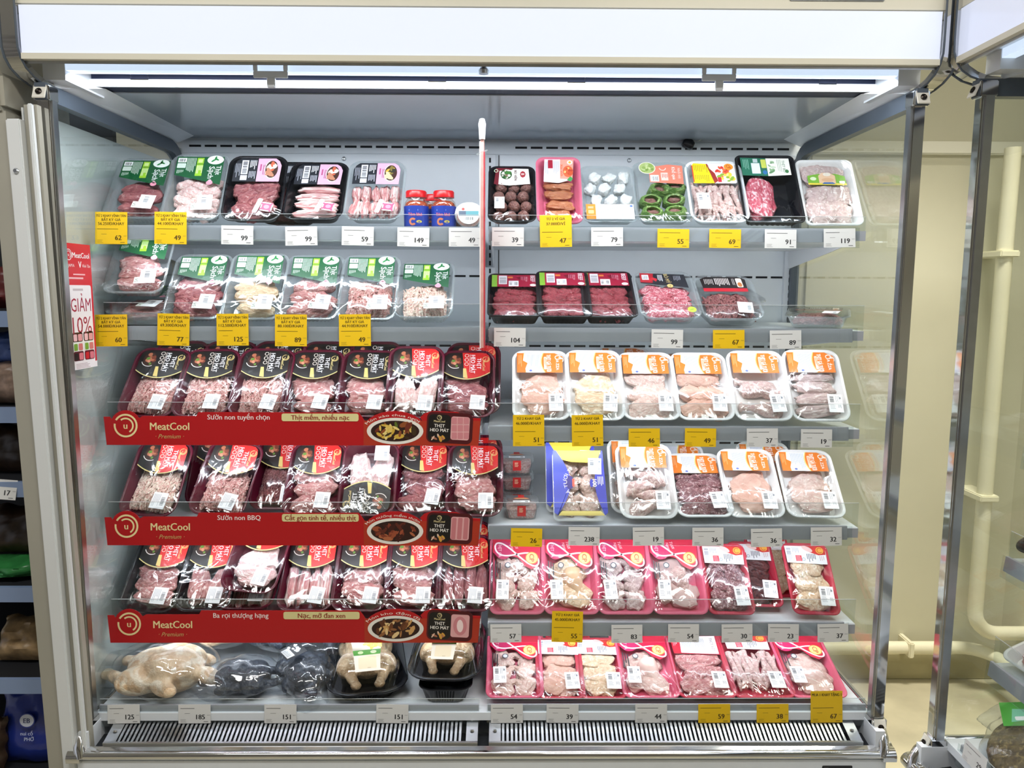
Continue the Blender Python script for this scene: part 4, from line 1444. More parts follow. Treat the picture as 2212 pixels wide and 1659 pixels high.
SPEC = {
    # kind: (w, l, d, corner, tray material, ribs, film material, bulge)
    'sach': (.150, .205, .040, .028, T_CLEAR, True, FILM2, .004),
    'pinkb': (.152, .200, .038, .032, T_BLACK, False, FILM, .004),
    'pinkc': (.150, .200, .038, .034, T_CLEAR, False, FILM2, .004),
    'ball': (.122, .195, .032, .022, T_BLACK, False, FILM, .006),
    'saus': (.116, .215, .030, .022, T_ROSE, False, FILM, .008),
    'dump': (.145, .195, .034, .024, T_CLEAR, False, FILM2, .004),
    'melon': (.150, .200, .036, .028, T_CLEAR, False, FILM, .006),
    'cpy': (.150, .205, .036, .032, T_WHITE, False, FILM, .006),
    'green': (.155, .215, .040, .016, T_BLACK, True, FILM2, .003),
    'chick': (.145, .215, .028, .018, T_FOAM, False, FILM, .010),
    'beef': (.140, .195, .040, .018, T_BLACK, True, FILM2, .003),
    'bull': (.158, .200, .036, .034, T_CLEAR, False, FILM2, .004),
    'redb': (.158, .190, .034, .034, T_CLEAR, False, FILM2, .004),
    'cool': (.148, .215, .038, .036, T_WINE, False, FILM, .006),
    'coolk': (.148, .215, .038, .030, T_BLACK, False, FILM, .006),
    'foam': (.150, .215, .030, .030, T_FOAM, False, FILM, .008),
    'loop': (.145, .218, .028, .022, T_PINK, False, FILM, .008),
    'red': (.122, .200, .026, .020, T_RED, False, FILM, .008),
    'duck': (.150, .215, .028, .022, T_RED, False, FILM, .008),
    'feet': (.160, .215, .028, .022, T_RED, False, FILM, .008),
}
DISH1 = ['#c98a6c', '#e8d9c8', '#a8543a', '#f2e6da', '#d86a4a']
DISH2 = ['#e6d9a8', '#d8b23c', '#f4f0e2', '#3a3a30', '#8a7a3c']
LABS = {
    'sach': ('label', lab_green), 'pinkb': ('label', lambda: lab_pink(DISH1)), 'pinkc': ('label', lambda: lab_pink(DISH2)),
    'ball': ('label', lab_ball), 'saus': ('label', lab_sausage), 'dump': ('label', lab_dumpling), 'melon': ('label', lab_melon), 'cpy': ('label', lab_cpy),
    'green': ('label', lab_greenbox), 'chick': ('label', lab_chick), 'beef': ('label', lab_beef), 'bull': ('label', lab_bull), 'redb': ('label', lab_redblack),
    'cool': ('label', lambda: lab_cool('#d81f1c')), 'coolk': ('label', lambda: lab_cool('#15110f')), 'foam': ('label', lab_orange),
    'loop': ('label', lab_loop), 'red': ('label', lab_white), 'duck': ('label', lab_duck), 'feet': ('label', lab_white),
}
LABH = {'sach': .088, 'pinkb': .072, 'pinkc': .072, 'ball': .056, 'saus': .074, 'dump': -1, 'melon': .066, 'cpy': .068, 'green': .060, 'chick': .04, 'beef': .056, 'bull': .064, 'redb': .064,
        'cool': .088, 'coolk': .088, 'foam': .062, 'loop': .092, 'red': .048, 'duck': .066, 'feet': .048}
CATN = {'name': 'meat_tray'}
_seed = [0]

def make_pack(kind, label, meatkind, mm, group, lab_c=None, traym=None, flip=False, sticker='auto', scale=1.0, name='meat_tray', cat='meat tray'):
    w, l, d, r, tm, ribs, fm, bulge = SPEC[kind]
    if traym:
        tm = traym
    _seed[0] += 1
    sd = _seed[0]
    root = thing(name, label, cat, group=group)
    put('tray', tray_mesh(w, l, d, r, tm, ribs=ribs, flare=.012 if kind not in ('foam', 'loop', 'red', 'duck', 'feet', 'chick') else .010, rim=.006 if kind not in ('foam', 'loop', 'red', 'duck', 'feet', 'chick') else .007), root)
    h = LABH[kind]
    ly = l - .010 - h if h > 0 else .008
    if kind == 'chick':
        ly = l * .60
    fill(root, meatkind, mm, w - .02, l, d, .93 if flip else .9 if kind == 'chick' or h < 0 else (ly + {'sach': .028, 'cool': .022, 'coolk': .022, 'loop': .045, 'bull': .018}.get(kind, .012)) / l, sd, l * .3 if flip else None)
    key = 'label_' + kind + (lab_c or '')
    fn = (lambda: lab_cool(lab_c)) if lab_c else LABS[kind][1]
    k = min(1.0, (w - .018) / .124) if kind not in ('ball', 'saus', 'red', 'beef') else (w - .014) / .116
    lo = put('label', lab(key, fn), root, (0, ly, d + .0014), (0, 0, 0), (k, 1, 1))
    if flip:
        lo.location = (0, .010 + h, d + .0014)
        lo.rotation_euler = (0, 0, PI)
    f = put('film', film_mesh(w - .004, l - .004, r - .002, d + .003, bulge, sd % 5, fm, .006), root)
    zs = d + .0035 + bulge
    if sticker == 'auto':
        sticker = {'sach': 'green', 'pinkb': 'pig', 'pinkc': 'pig', 'cool': 'cool', 'coolk': 'cool', 'foam': 'wide', 'loop': 'wideL', 'red': 'wide', 'duck': 'wide', 'feet': 'wide', 'redb': 'cool', 'cpy': 'wideL', 'ball': 'wideL'}.get(kind)
    rn = random.Random(sd)
    rz = rn.uniform(-.12, .06)
    if sticker == 'green':
        put('price_sticker', lab('price_sticker_green', sticker_green), root, (w * .22, .048, zs), (0, 0, rz))
    elif sticker == 'cool':
        put('price_sticker', lab('price_sticker_cool', sticker_cool), root, (w * .2, .040 if not flip else l - .04, zs), (0, 0, rz - .05))
    elif sticker == 'wide':
        put('price_sticker', lab('price_sticker_wide', sticker_wide), root, (w * .24, .046, zs), (0, 0, rz + .02))
    elif sticker == 'wideL':
        put('price_sticker', lab('price_sticker_wide', sticker_wide), root, (-w * .26, .062 if kind != 'ball' else .056, zs), (0, 0, rz + .06), (.9 if kind != 'ball' else .7, 1 if kind != 'ball' else .75, 1))
    elif sticker == 'pig':
        put('pig_sticker', lab('pig_sticker', sticker_pig), root, (w * .2, .038, zs), (0, 0, rz - .1))
    if kind == 'bull':
        dd = Dec()
        dd.ell(0, 0, 11, 11, '#b6d92c')
        dd.text('100%', 0, 0, 4, '#3c5a10', 1, 20, .02)
        put('round_sticker', dd.mesh('round_sticker'), root, (w * .33, .028, zs))
    return root, (w, l, d)

def pose(root, x, y, z, tilt, roll=0., yaw=0., back=0.):
    """stand a pack on its lower edge: roll in its own plane, lean back by tilt, turn by yaw"""
    root.matrix_basis = Matrix.Translation((x, y, z)) @ Matrix.Rotation(rad(yaw), 4, 'Z') @ Matrix.Rotation(rad(tilt), 4, 'X') @ Matrix.Rotation(rad(roll), 4, 'Z')
# ------------------------------------------------------------------ layout on the shelves
# along each shelf positions are read on a ruler: 'u' units, centre c, k units per metre
RULER = {1: (1050.5, 863.), 2: (1050.2, 858.), 3: (1049.8, 850.), 4: (1049.4, 847.), 5: (1049.1, 840.), 6: (1047.4, 866.)}
TILT = {1: 53, 2: 53, 3: 49, 4: 50, 5: 45, 6: 20}
NTH = ['first', 'second', 'third', 'fourth', 'fifth', 'sixth', 'seventh', 'eighth']

def X(row, u):
    c, k = RULER[row]
    return (u - c) / k

def stand(row, u, kind, label, mk, mm, group, tilt=None, roll=0., yaw=0., dy=0., dz=0., **k):
    z, yf = ROWS[row]
    root, (w, l, d) = make_pack(kind, label, mk, mm, group, **k)
    t = TILT[row] if tilt is None else tilt
    base = z - .006 if row < 6 else .475
    pose(root, X(row, u), yf + (.012 if row < 6 else .006) + d * math.sin(rad(t)) + dy, base + dz, t, roll, yaw)
    return root

G1 = 'green label pork trays'
G2 = 'pink label pork trays'
G3 = 'burgundy pork trays'
G4 = 'orange label chicken trays'
G5 = 'crimson looped label chicken trays'
G6 = 'red foam trays with white label'
TL, SL, TH, FO, FI, BO = [f'{ORD[i]} left shelf' for i in range(1, 6)] + ['bottom left deck']
TR, SR, THR, FOR, FIR, BOR = [f'{ORD[i]} right shelf' for i in range(1, 6)] + ['bottom right deck']

# --- top left shelf
stand(1, 291, 'sach', f'clear tray of sliced red pork with green label, leftmost on {TL}', 'slab', PORKD, G1)
stand(1, 417, 'sach', f'clear tray of pale diced pork with green label, second on {TL}', 'cubes', PORKP, G1, tilt=59)
stand(1, 546, 'pinkb', f'black tray of dark pork chunks with pink label, tallest on {TL}', 'chunks', PORKD, G2, tilt=60)
stand(1, 677, 'pinkb', f'black tray of belly pork strips with pink label, fourth on {TL}', 'hstrips', BELLYH, G2, tilt=52)
stand(1, 806, 'pinkc', f'clear tray of thin pork slices with pink label, beside the jars on {TL}', 'rolls', BELLY, G2, tilt=54)
stand(1, 606, 'pinkb', f'pink label tray peeking out behind third and fourth trays of {TL}', 'chunks', PORKD, G2, tilt=60, dy=.09, sticker=None)
# --- top right shelf
G7 = 'mixed packs on the top right shelf'
stand(1, 1106, 'ball', f'black tray of brown meatballs with white and maroon label on {TR}', 'balls', BALLM, G7, tilt=52)
stand(1, 1209, 'saus', f'narrow rose tray of sausages with printed label on {TR}', 'sausage', SAUS, G7, tilt=57)
stand(1, 1318, 'dump', f'clear tray of white dumplings with orange and white label on {TR}', 'dumplings', WHITEM, G7, tilt=52)
stand(1, 1437, 'melon', f'clear tray of stuffed green bitter melon with coral label on {TR}', 'melons', GREENM, G7, tilt=55)
stand(1, 1556, 'cpy', f'white tray of chicken with bright yellow label on {TR}', 'feet', CHICKS, G7, tilt=55)
stand(1, 1672, 'green', f'black tray of pink minced beef with dark green label on {TR}', 'half', BEEFP, G7, tilt=58)
stand(1, 1802, 'chick', f'white foam tray of grey chicken with small green band, rightmost on {TR}', 'chunks', CHICKG, G7, tilt=56, yaw=-4)
# --- second left shelf
stand(2, 296, 'sach', f'lower clear tray flat under another tray, leftmost on {SL}', 'slab', PORK, G1, tilt=20)
stand(2, 293, 'sach', f'clear tray of ribs resting on a lower tray, highest on {SL}', 'slab', PORK, G1, tilt=52, dz=.062, dy=.01, yaw=3)
stand(2, 420, 'sach', f'clear tray with one dark meat knob and green label, third on {SL}', 'chunks', PORKD, G1)
stand(2, 546, 'sach', f'clear tray of pale yellowish pork with green label, third from right on {SL}', 'slab', CHICKY, G1, tilt=55)
stand(2, 669, 'sach', f'clear tray of pink and grey pork cuts with green label, mid {SL}', 'chunks', PORK, G1)
stand(2, 793, 'sach', f'clear tray of pinkish minced pork with green label, second from right on {SL}', 'mince', MINCE, G1)
stand(2, 914, 'sach', f'smaller clear tray of pale minced pork, rightmost on {SL}', 'mince', MINCEP, G1, tilt=44)
# --- second right shelf
GB = 'black beef trays'
stand(2, 1112, 'beef', f'black tray of dark beef with crimson label, leftmost on {SR}', 'cubes', BEEF, GB, tilt=34)
stand(2, 1220, 'beef', f'black tray of beef with crimson label, middle one of the three on {SR}', 'cubes', BEEF, GB, tilt=37)
stand(2, 1320, 'beef', f'black tray of beef set furthest right of the three on {SR}', 'cubes', BEEF, GB, tilt=37, dy=.012)
stand(2, 1450, 'bull', f'clear tray of marbled beef with black label and lime sticker on {SR}', 'cubes', BEEFP, 'clear beef trays', tilt=37)
stand(2, 1586, 'redb', f'clear tray of minced beef with black and red label on {SR}', 'mince', MINCED, 'clear beef trays', tilt=36)
for k in range(2):
    stand(2, 1612 + 6 * k, 'redb', f'{("lower", "upper")[k]} clear beef tray stacked behind the red and black label tray on {SR}', 'mince', MINCED, 'clear beef trays', tilt=12, dy=.1, dz=.036 * k, sticker=None)
stand(2, 1768, 'redb', f'clear beef tray lying almost flat at the right end of {SR}', 'mince', MINCED, 'clear beef trays', tilt=6, yaw=-24, dy=.02)
# --- third left shelf: burgundy trays, black labels then red
KB = '#15110f'
for i, (u, t) in enumerate(((318, 49), (435, 48), (556, 49), (668, 47), (784, 47))):
    mk = ('mince', MINCE), ('mince', MINCE), ('mince', MINCE), ('slab', PORK), ('slab', PORK)
    stand(3, u, 'cool', f'burgundy tray of {("minced pork", "pork slices")[i > 2]} with black label, {NTH[i]} in front on {TH}', mk[i][0], mk[i][1], G3, tilt=t, lab_c=KB, roll=(-2, 1, 0, 1, -1)[i])
stand(3, 893, 'cool', f'burgundy tray of pale pork with red label, tallest on {TH}', 'breast', PORKP, G3, tilt=54)
stand(3, 1006, 'cool', f'burgundy tray of pork cuts with red label at right end of {TH}', 'slab', PORKD, G3, tilt=47, dy=-.002)
for i, u in enumerate((345, 455, 570, 682, 790)):
    stand(3, u, 'cool', f'back row black label tray of {TH}, behind the {NTH[i]} front tray', 'mince', MINCE, G3, tilt=58, dy=.085, lab_c=KB, sticker=None)
stand(3, 1018, 'cool', f'red label burgundy tray behind the right end tray of {TH}', 'slab', PORKD, G3, tilt=57, dy=.075, sticker=None)
# --- third right shelf
for i, (u, mk, mm, de, t) in enumerate(((1170, 'fillet', FILLET, 'chicken fillet', 50), (1288, 'fillet', CHICKY, 'yellowish chicken fillet', 51), (1408, 'chunks', CHICK, 'chicken pieces', 48), (1525, 'chunks', FILLET, 'rosy chicken pieces', 48), (1651, 'thighs', CHICKS, 'chicken thighs', 51), (1775, 'hstrips', CHICKG, 'chicken wings', 53))):
    stand(3, u, 'foam', f'white foam tray of {de} with orange label, {NTH[i]} on {THR}', mk, mm, G4, tilt=t, yaw=(0, 0, 0, -1, -2, -3)[i])
stand(3, 1390, 'foam', f'orange label tray lying behind the third tray of {THR}', 'chunks', GIZZ, G4, tilt=24, dy=.19, dz=.06, sticker=None)
stand(3, 1560, 'foam', f'orange label tray lying behind the fourth tray of {THR}', 'chunks', GIZZ, G4, tilt=18, dy=.2, dz=.06, sticker=None)
# --- fourth left shelf
stand(4, 322, 'cool', f'burgundy tray of pale minced pork with red label, leftmost on {FO}', 'mince', MINCEP, G3, tilt=51, roll=-3)
stand(4, 468, 'cool', f'tilted burgundy tray of minced pork, nearest the front on {FO}', 'mince', MINCE, G3, tilt=50, roll=-7, scale=1.05)
stand(4, 584, 'cool', f'burgundy tray of dark minced meat set back between others on {FO}', 'mince', MINCED, G3, tilt=50, dy=.06)
stand(4, 672, 'cool', f'burgundy tray of pork offcuts with red label, middle of {FO}', 'chunks', PORK, G3, tilt=48)
stand(4, 791, 'cool', f'burgundy tray of white trotters turned upside down on {FO}', 'breast', PORKP, G3, tilt=50, lab_c=KB, flip=True)
stand(4, 907, 'cool', f'burgundy tray of dark red pork slices, second from right on {FO}', 'chunks', PORKD, G3, tilt=46, dy=.03)
stand(4, 1024, 'cool', f'burgundy tray of pork chops at the right end of {FO}', 'slab', PORK, G3, tilt=48, dy=-.004)
for u, n_ in ((430, 'tilted minced pork tray'), (690, 'middle pork offcut tray'), (812, 'upside down tray')):
    stand(4, u, 'cool', f'back row burgundy tray behind the {n_} of {FO}', 'mince', MINCE, G3, tilt=57, dy=.1, sticker=None)
stand(4, 1022, 'cool', f'back row burgundy tray behind the right end tray of {FO}', 'slab', PORKD, G3, tilt=54, dy=.07, sticker=None)
# --- fourth right shelf
stand(4, 1402, 'foam', f'white foam tray of dark drumsticks with orange label on {FOR}', 'drums', CHICKS, G4, tilt=50)
stand(4, 1524, 'foam', f'white foam tray of gizzards with orange label on {FOR}', 'gizzards', GIZZ, G4, tilt=36)
stand(4, 1634, 'foam', f'white foam tray of smooth chicken fillet, second from right on {FOR}', 'fillet', FILLET, G4, tilt=42, yaw=-2)
stand(4, 1765, 'foam', f'white foam tray of chicken mince at the right end of {FOR}', 'fillet', CHICK, G4, tilt=41, yaw=-4)
stand(4, 1388, 'foam', f'orange label tray hidden behind the drumstick tray on {FOR}', 'chunks', CHICK, G4, tilt=54, dy=.05, sticker=None)
stand(4, 1502, 'foam', f'orange label tray behind the gizzard tray on {FOR}', 'gizzards', GIZZ, G4, tilt=40, dy=.1, sticker=None)
stand(4, 1706, 'foam', f'orange label tray behind the two right end trays on {FOR}', 'fillet', FILLET, G4, tilt=42, dy=.1, sticker=None)
# --- fifth left shelf
stand(5, 322, 'coolk', f'black tray of pork cuts with red label, leftmost on {FI}', 'slab', PORK, G3, tilt=46, roll=-3, lab_c='#d81f1c')
stand(5, 441, 'cool', f'black rimmed tray of pale pork with red label, second on {FI}', 'breast', PORK, G3, tilt=45, traym=T_BLACK)
stand(5, 530, 'cool', f'burgundy tray underneath a raised tray on {FI}', 'strips', BELLY, G3, tilt=30)
stand(5, 538, 'cool', f'raised burgundy tray of white fatty pork lying on top of others on {FI}', 'fillet', PORKP, G3, tilt=42, dz=.05, dy=.0, roll=-6)
stand(5, 660, 'cool', f'burgundy tray of belly pork with red label, middle of {FI}', 'strips', BELLY, G3)
stand(5, 776, 'cool', f'burgundy tray of one broad pork cut, third from right on {FI}', 'fillet', PORK, G3)
stand(5, 889, 'cool', f'burgundy tray of pork shank with red label, second from right on {FI}', 'slab', PORK, G3)
stand(5, 1002, 'coolk', f'burgundy tray of sliced shin pork at the right end of {FI}', 'strips', PORKD, G3, traym=T_WINE, lab_c='#d81f1c')
for k, u in enumerate((350, 460, 690, 800, 905, 1000)):
    stand(5, u, 'cool', f'back row tray on {FI}, red label just showing, {NTH[k]} from left', 'strips', BELLY, G3, tilt=52, dy=.1, sticker=None)
# --- fifth right shelf
for i, (u, mk, mm, de) in enumerate(((1117, 'wings', CHICK, 'chicken carcass'), (1235, 'leg', CHICKY, 'yellowish chicken'), (1352, 'wings', CHICKG, 'pale chicken wings'), (1470, 'leg', CHICKS, 'chicken thighs'))):
    stand(5, u, 'loop', f'pink tray of {de} with looped crimson label, {NTH[i]} on {FIR}', mk, mm, G5, tilt=47)
stand(5, 1580, 'red', f'narrow red tray of dark chicken hearts on {FIR}', 'gizzards', GIZZ, G6, tilt=44, yaw=-2)
stand(5, 1655, 'red', f'narrow red tray of dark brown liver on {FIR}', 'livers', LIVER, G6, tilt=38, yaw=-3, dy=.045)
stand(5, 1764, 'red', f'narrow red tray of beige chicken pieces, rightmost on {FIR}', 'chunks', CHICKY, G6, tilt=45, yaw=-4)
stand(5, 1712, 'red', f'red tray of beige chicken behind the liver tray on {FIR}', 'chunks', CHICKY, G6, tilt=44, dy=.11, sticker=None)
for i, u in enumerate((1115, 1225, 1340, 1455)):
    stand(5, u, 'loop', f'back row looped label tray on {FIR}, behind the {NTH[i]} pink tray', 'wings', CHICK, G5, tilt=58, dy=.1, sticker=None)
# --- bottom right deck
stand(6, 1112, 'loop', f'pink tray of chicken wing joints, leftmost on {BOR}', 'wings', CHICK, G5)
stand(6, 1212, 'red', f'narrow red tray of chicken pieces, second on {BOR}', 'chunks', FILLET, G6)
stand(6, 1302, 'red', f'narrow red tray of chicken with yellow fat, third on {BOR}', 'chunks', CHICKY, G6)
stand(6, 1407, 'loop', f'pink tray of whole pale chicken breast, fourth on {BOR}', 'leg', CHICK, G5)
stand(6, 1528, 'duck', f'red tray of duck meat with red bordered label on {BOR}', 'chunks', PORK, G6)
stand(6, 1650, 'feet', f'red tray of grey chicken feet with white label on {BOR}', 'feet', CHICKS, G6)
stand(6, 1768, 'loop', f'pink tray of chicken fillets at the right end of {BOR}', 'fillet', CHICK, G5)
for i, (u, kd) in enumerate(((1118, 'loop'), (1240, 'red'), (1400, 'loop'), (1560, 'red'), (1650, 'feet'), (1755, 'loop'))):
    stand(6, u, kd, f'back row {"looped label" if kd == "loop" else "white label"} tray on {BOR}, {NTH[i]} from left', 'chunks', CHICK, G5 if kd == 'loop' else G6, tilt=26, dy=.17, dz=.03, sticker=None)

# ------------------------------------------------------------------ jars, tubs, other packs
LID = mat('red_screw_lid', '#c8141c', .3)
JARG = clear('jar_plastic', '#fbf5f0', 1.45, 1.2, .03, .04)
def jar_print():
    d = Dec()
    d.text('Tôm khô', 0, 6, 8, '#e8706a', 1, 0, .05, 36)
    d.lines(-16, 15, 36, 1, 4, 3, '#8fb0e8', 1, 0, 3)
    d.arc(-6, -12, 7, 5, 40, 320, '#d8805a', 1, 16)
    d.ell(10, -12, 7, 3.5, '#d8c24a', 1, 12)
    return d
JARP = jar_print().mesh('jar_print')
# wrap the print round the jar
for v in JARP.vertices:
    a = v.co.x / .031
    v.co = Vector(((.0315 + v.co.z) * math.sin(a), -(.0315 + v.co.z) * math.cos(a), v.co.y + .033))
z1 = ROWS[1][0] - .006
for i, (u, dy, lb) in enumerate(((897, .03, 'left red lidded jar of dried shrimp in front of the wall'), (957, .03, 'right red lidded jar of dried shrimp beside the round tub'), (928, .11, 'red lidded jar half hidden behind the two front jars'))):
    j = thing('jar', lb, 'jar', (X(1, u), ROWS[1][1] + .03 + dy, z1), group='dried shrimp jars')
    put('jar_body', MB().lathe([(0, 0), (.028, 0), (.031, .004), (.031, .062), (.029, .07), (.023, .078), (.023, .083), (0, .083)], 28).mesh('jar_body', JARG, True), j)
    put('lid', MB().lathe([(0, .082), (.0265, .082), (.0265, .096), (.024, .099), (0, .099)], 32).mesh('lid', LID, True), j)
    put('wrap_label', MB().lathe([(.0312, .006), (.0314, .0062), (.0314, .060), (.0312, .0602)], 32).mesh('wrap_label', ink('#1f3c9c')), j)
    put('print', JARP, j)
    s = put('dried_shrimp', MB().lathe([(0, .003), (.028, .003), (.029, .06), (.026, .069), (.018, .074), (0, .075)], 22).mesh('dried_shrimp', SHRIMP, True), j)
    s['kind'] = 'stuff'

tb = thing('round_tub', 'round clear tub with white and teal label tilted beside the jars', 'tub', (X(1, 1012), ROWS[1][1] + .055, z1 + .034))
put('tub', MB().lathe([(0, -.012), (.028, -.012), (.033, .012), (.035, .013), (.035, .016), (0, .016)], 32).mesh('tub', CLEARP, True), tb, (0, 0, 0), (rad(68), 0, 0))
d = Dec()
d.ell(0, 0, 27, 27, '#efefec', 0, 32)
d.rect(-25, -4, 50, 13, '#3f8a94', 1)
d.rect(-25, -4, 18, 13, '#2e4a62', 2)
d.ell(-14, 14, 4, 4, '#c8342c', 1, 12)
d.text('TÔM KHÔ', 6, 15, 4, '#33424a', 1, 0, .03, 28)
d.bars(-8, -16, 20, 8, n=12, lay=1)
put('lid_label', d.mesh('lid_label'), tb, (0, -.0158, .0064), (rad(68), 0, 0))
put('filling', MB().lathe([(0, -.01), (.026, -.01), (.031, .010), (0, .013)], 24).mesh('filling', SHRIMP, True), tb, (0, 0, 0), (rad(68), 0, 0))['kind'] = 'stuff'
tb2 = thing('round_tub', 'brown filled round tub lying behind the tilted tub near the divider', 'tub', (X(1, 1000), ROWS[1][1] + .13, z1))
put('tub', MB().lathe([(0, 0), (.032, 0), (.036, .034), (.038, .035), (.038, .04), (0, .04)], 28).mesh('tub', CLEARP, True), tb2)
put('filling', MB().lathe([(0, .002), (.03, .002), (.034, .033), (0, .036)], 24).mesh('filling', SHRIMP, True), tb2)['kind'] = 'stuff'

# small rectangular tubs stacked on the fourth right shelf
z4 = ROWS[4][0] - .006
for i, (u, dy, dz, lb) in enumerate(((1127, .05, 0., 'lowest front clear tub of mince on the fourth right shelf'), (1118, .16, 0., 'bottom tub of the rear stack on the fourth right shelf'), (1118, .16, .047, 'middle tub of the rear stack on the fourth right shelf'), (1118, .16, .094, 'top tub of the rear stack on the fourth right shelf'))):
    t = thing('small_tub', lb, 'tub', (X(4, u), ROWS[4][1] + .05 + dy, z4 + dz), group='small clear tubs of mince')
    b = MB().loft([[(x, y, z) for x, y in rr(w_, l_, .014, 4)] for w_, l_, z in ((.074, .074, 0), (.084, .084, .032), (.092, .092, .033), (.092, .092, .041), (.086, .086, .044))])
    put('tub', b.mesh('tub', CLEARP, True), t)
    o = put('filling', MB().loft([[(x, y, z) for x, y in rr(w_, l_, .012, 4)] for w_, l_, z in ((.068, .068, .003), (.078, .078, .028), (.05, .05, .031))]).mesh('filling', MINCE, True), t)
    d = Dec()
    d.rect(-22, -30, 44, 20, '#eef2f4', 0)
    d.bars(10, -27, 8, 12, n=6, lay=1)
    d.lines(-18, -15, 24, 3, 4, 1.2, '#9aa4ac', 1, 0, 4)
    d.poly([(-22, 4), (22, 4), (14, 16), (6, 22), (-6, 22), (-14, 16)], '#c03028', 1)
    d.ell(0, 7, 20, 5, '#d8ae7c', 2, 14)
    d.rect(-8, 20, 16, 22, '#d02c28', 0)
    put('lid_label', d.mesh('lid_label'), t, (0, 0, .0444))
    d = Dec()
    d.rect(-11, -30, 22, 30, '#c8282a', 0)
    d.lines(-6, -8, 14, 4, 3.5, 1.5, '#f2d8b0', 1, 0, 4)
    put('front_seal', d.mesh('front_seal'), t, (0, -.0465, .040), (rad(84), 0, 0), (1, .9, 1))

# blue sleeved chicken pack
def blue_pack(u, lb, tilt, dy, sleeve=True):
    root = thing('chicken_pack', lb, 'chicken pack', group='blue sleeved chicken packs')
    put('tray', tray_mesh(.134, .190, .022, .014, T_WHITE), root)
    fill(root, 'wings', CHICK, .126, .19, .032, .92, 5)
    put('film', film_mesh(.132, .186, .013, .027, .008, 2, FILM, .004), root)
    me = lab('sleeve', lab_blue)
    o = put('sleeve', me, root, (0, .01, .0375))
    put('price_sticker', lab('price_sticker_wide', sticker_wide), root, (.042, .142, .0385), (0, 0, -.03), (.95, .85, 1))
    pose(root, X(4, u), ROWS[4][1] + .03 + dy, z4, tilt)
blue_pack(1252, 'blue and yellow sleeved pack of chicken wings on the fourth right shelf', 56, .0)
blue_pack(1240, 'dark blue sleeved pack leaning behind the blue and yellow chicken pack', 62, .09)

# ------------------------------------------------------------------ whole birds on the bottom left deck
def blob(name, parts, m, voxel=.004, smooth=8):
    """one continuous skin grown over a few ellipsoids"""
    bm = bmesh.new()
    for (c, s, e) in parts:
        M = Matrix.Translation(c) @ Matrix.Rotation(e[2], 4, 'Z') @ Matrix.Rotation(e[1], 4, 'Y') @ Matrix.Rotation(e[0], 4, 'X') @ Matrix.Diagonal((*s, 1))
        bmesh.ops.create_icosphere(bm, subdivisions=3, radius=1, matrix=M)
    me = bpy.data.meshes.new(name)
    bm.to_mesh(me)
    bm.free()
    me.materials.append(m)
    o = bpy.data.objects.new(name, me)
    COL.objects.link(o)
    r_ = o.modifiers.new('r', 'REMESH')
    r_.mode = 'VOXEL'
    r_.voxel_size = voxel
    sm = o.modifiers.new('s', 'SMOOTH')
    sm.factor = .5
    sm.iterations = smooth
    dg = bpy.context.evaluated_depsgraph_get()
    out = bpy.data.meshes.new_from_object(o.evaluated_get(dg))
    out.name = name
    bpy.data.objects.remove(o)
    out.materials.clear()
    out.materials.append(m)
    out.polygons.foreach_set('use_smooth', [True] * len(out.polygons))
    return out

BIRD = [((0, 0, .05), (.055, .085, .05), (0, 0, 0)), ((.02, -.02, .07), (.036, .06, .034), (0, 0, .1)), ((-.02, -.02, .07), (.036, .06, .034), (0, 0, -.1)),
        ((.048, .03, .045), (.03, .045, .032), (0, 0, -.4)), ((-.048, .03, .045), (.03, .045, .032), (0, 0, .4)),
        ((.04, .085, .04), (.014, .042, .014), (0, 0, .35)), ((-.04, .085, .04), (.014, .042, .014), (0, 0, -.35)),
        ((.03, .118, .04), (.015, .013, .013), (0, 0, 0)), ((-.03, .118, .04), (.015, .013, .013), (0, 0, 0)),
        ((.06, -.04, .045), (.014, .036, .02), (0, 0, .2)), ((-.06, -.04, .045), (.014, .036, .02), (0, 0, -.2)), ((0, -.1, .05), (.02, .03, .018), (.3, 0, 0))]
WHOLEC = meat('whole_chicken_skin', '#b08c66', '#cdae88', '#e2cdaa', 420, .6, .35)
PALEC = meat('pale_hen_skin', '#d8b48c', '#ecd2ae', '#f8ead2', 260, .55, .35)
BLACKB = meat('silkie_skin', '#262b36', '#414956', '#6c7480', 420, .66, .3)
bird_me = blob('chicken', BIRD, WHOLEC)
bird_black = bird_me.copy()
bird_black.materials.clear()
bird_black.materials.append(BLACKB)
bird_pale = bird_me.copy()
bird_pale.materials.clear()
bird_pale.materials.append(PALEC)

def lab_roast():
    d = Dec()
    d.poly([(-30, -58), (30, -58), (34, 0), (42, 70), (-42, 70), (-34, 0)], '#f4efe2')
    d.poly([(-33, -8), (33, -8), (35, 8), (-35, 8)], '#4ea23a', 1)
    d.ell(18, 36, 24, 22, '#f2c62c', 1)
    for k in range(7):
        d.ell(18 + 22 * math.cos(k * .9), 36 + 20 * math.sin(k * .9), 9, 5, '#f7d94a', 1.2, 10, k * 50)
        d.ell(18 + 12 * math.cos(k * .9), 36 + 11 * math.sin(k * .9), 6, 1.4, '#c88a1c', 1.6, 8, k * 50)
    d.ell(-16, 0, 7, 5, '#cfe8b8', 2, 10)
    d.ell(16, 0, 8, 5, '#dff0cc', 2, 10)
    d.lines(-34, 62, 30, 6, 4, 1.2, '#a8a890', 1, 0, 4)
    d.rect(-22, -50, 44, 36, '#f3e6c8', 1, 3)
    d.text('100%', 4, -48, 3, '#b0a07a', 2)
    return d

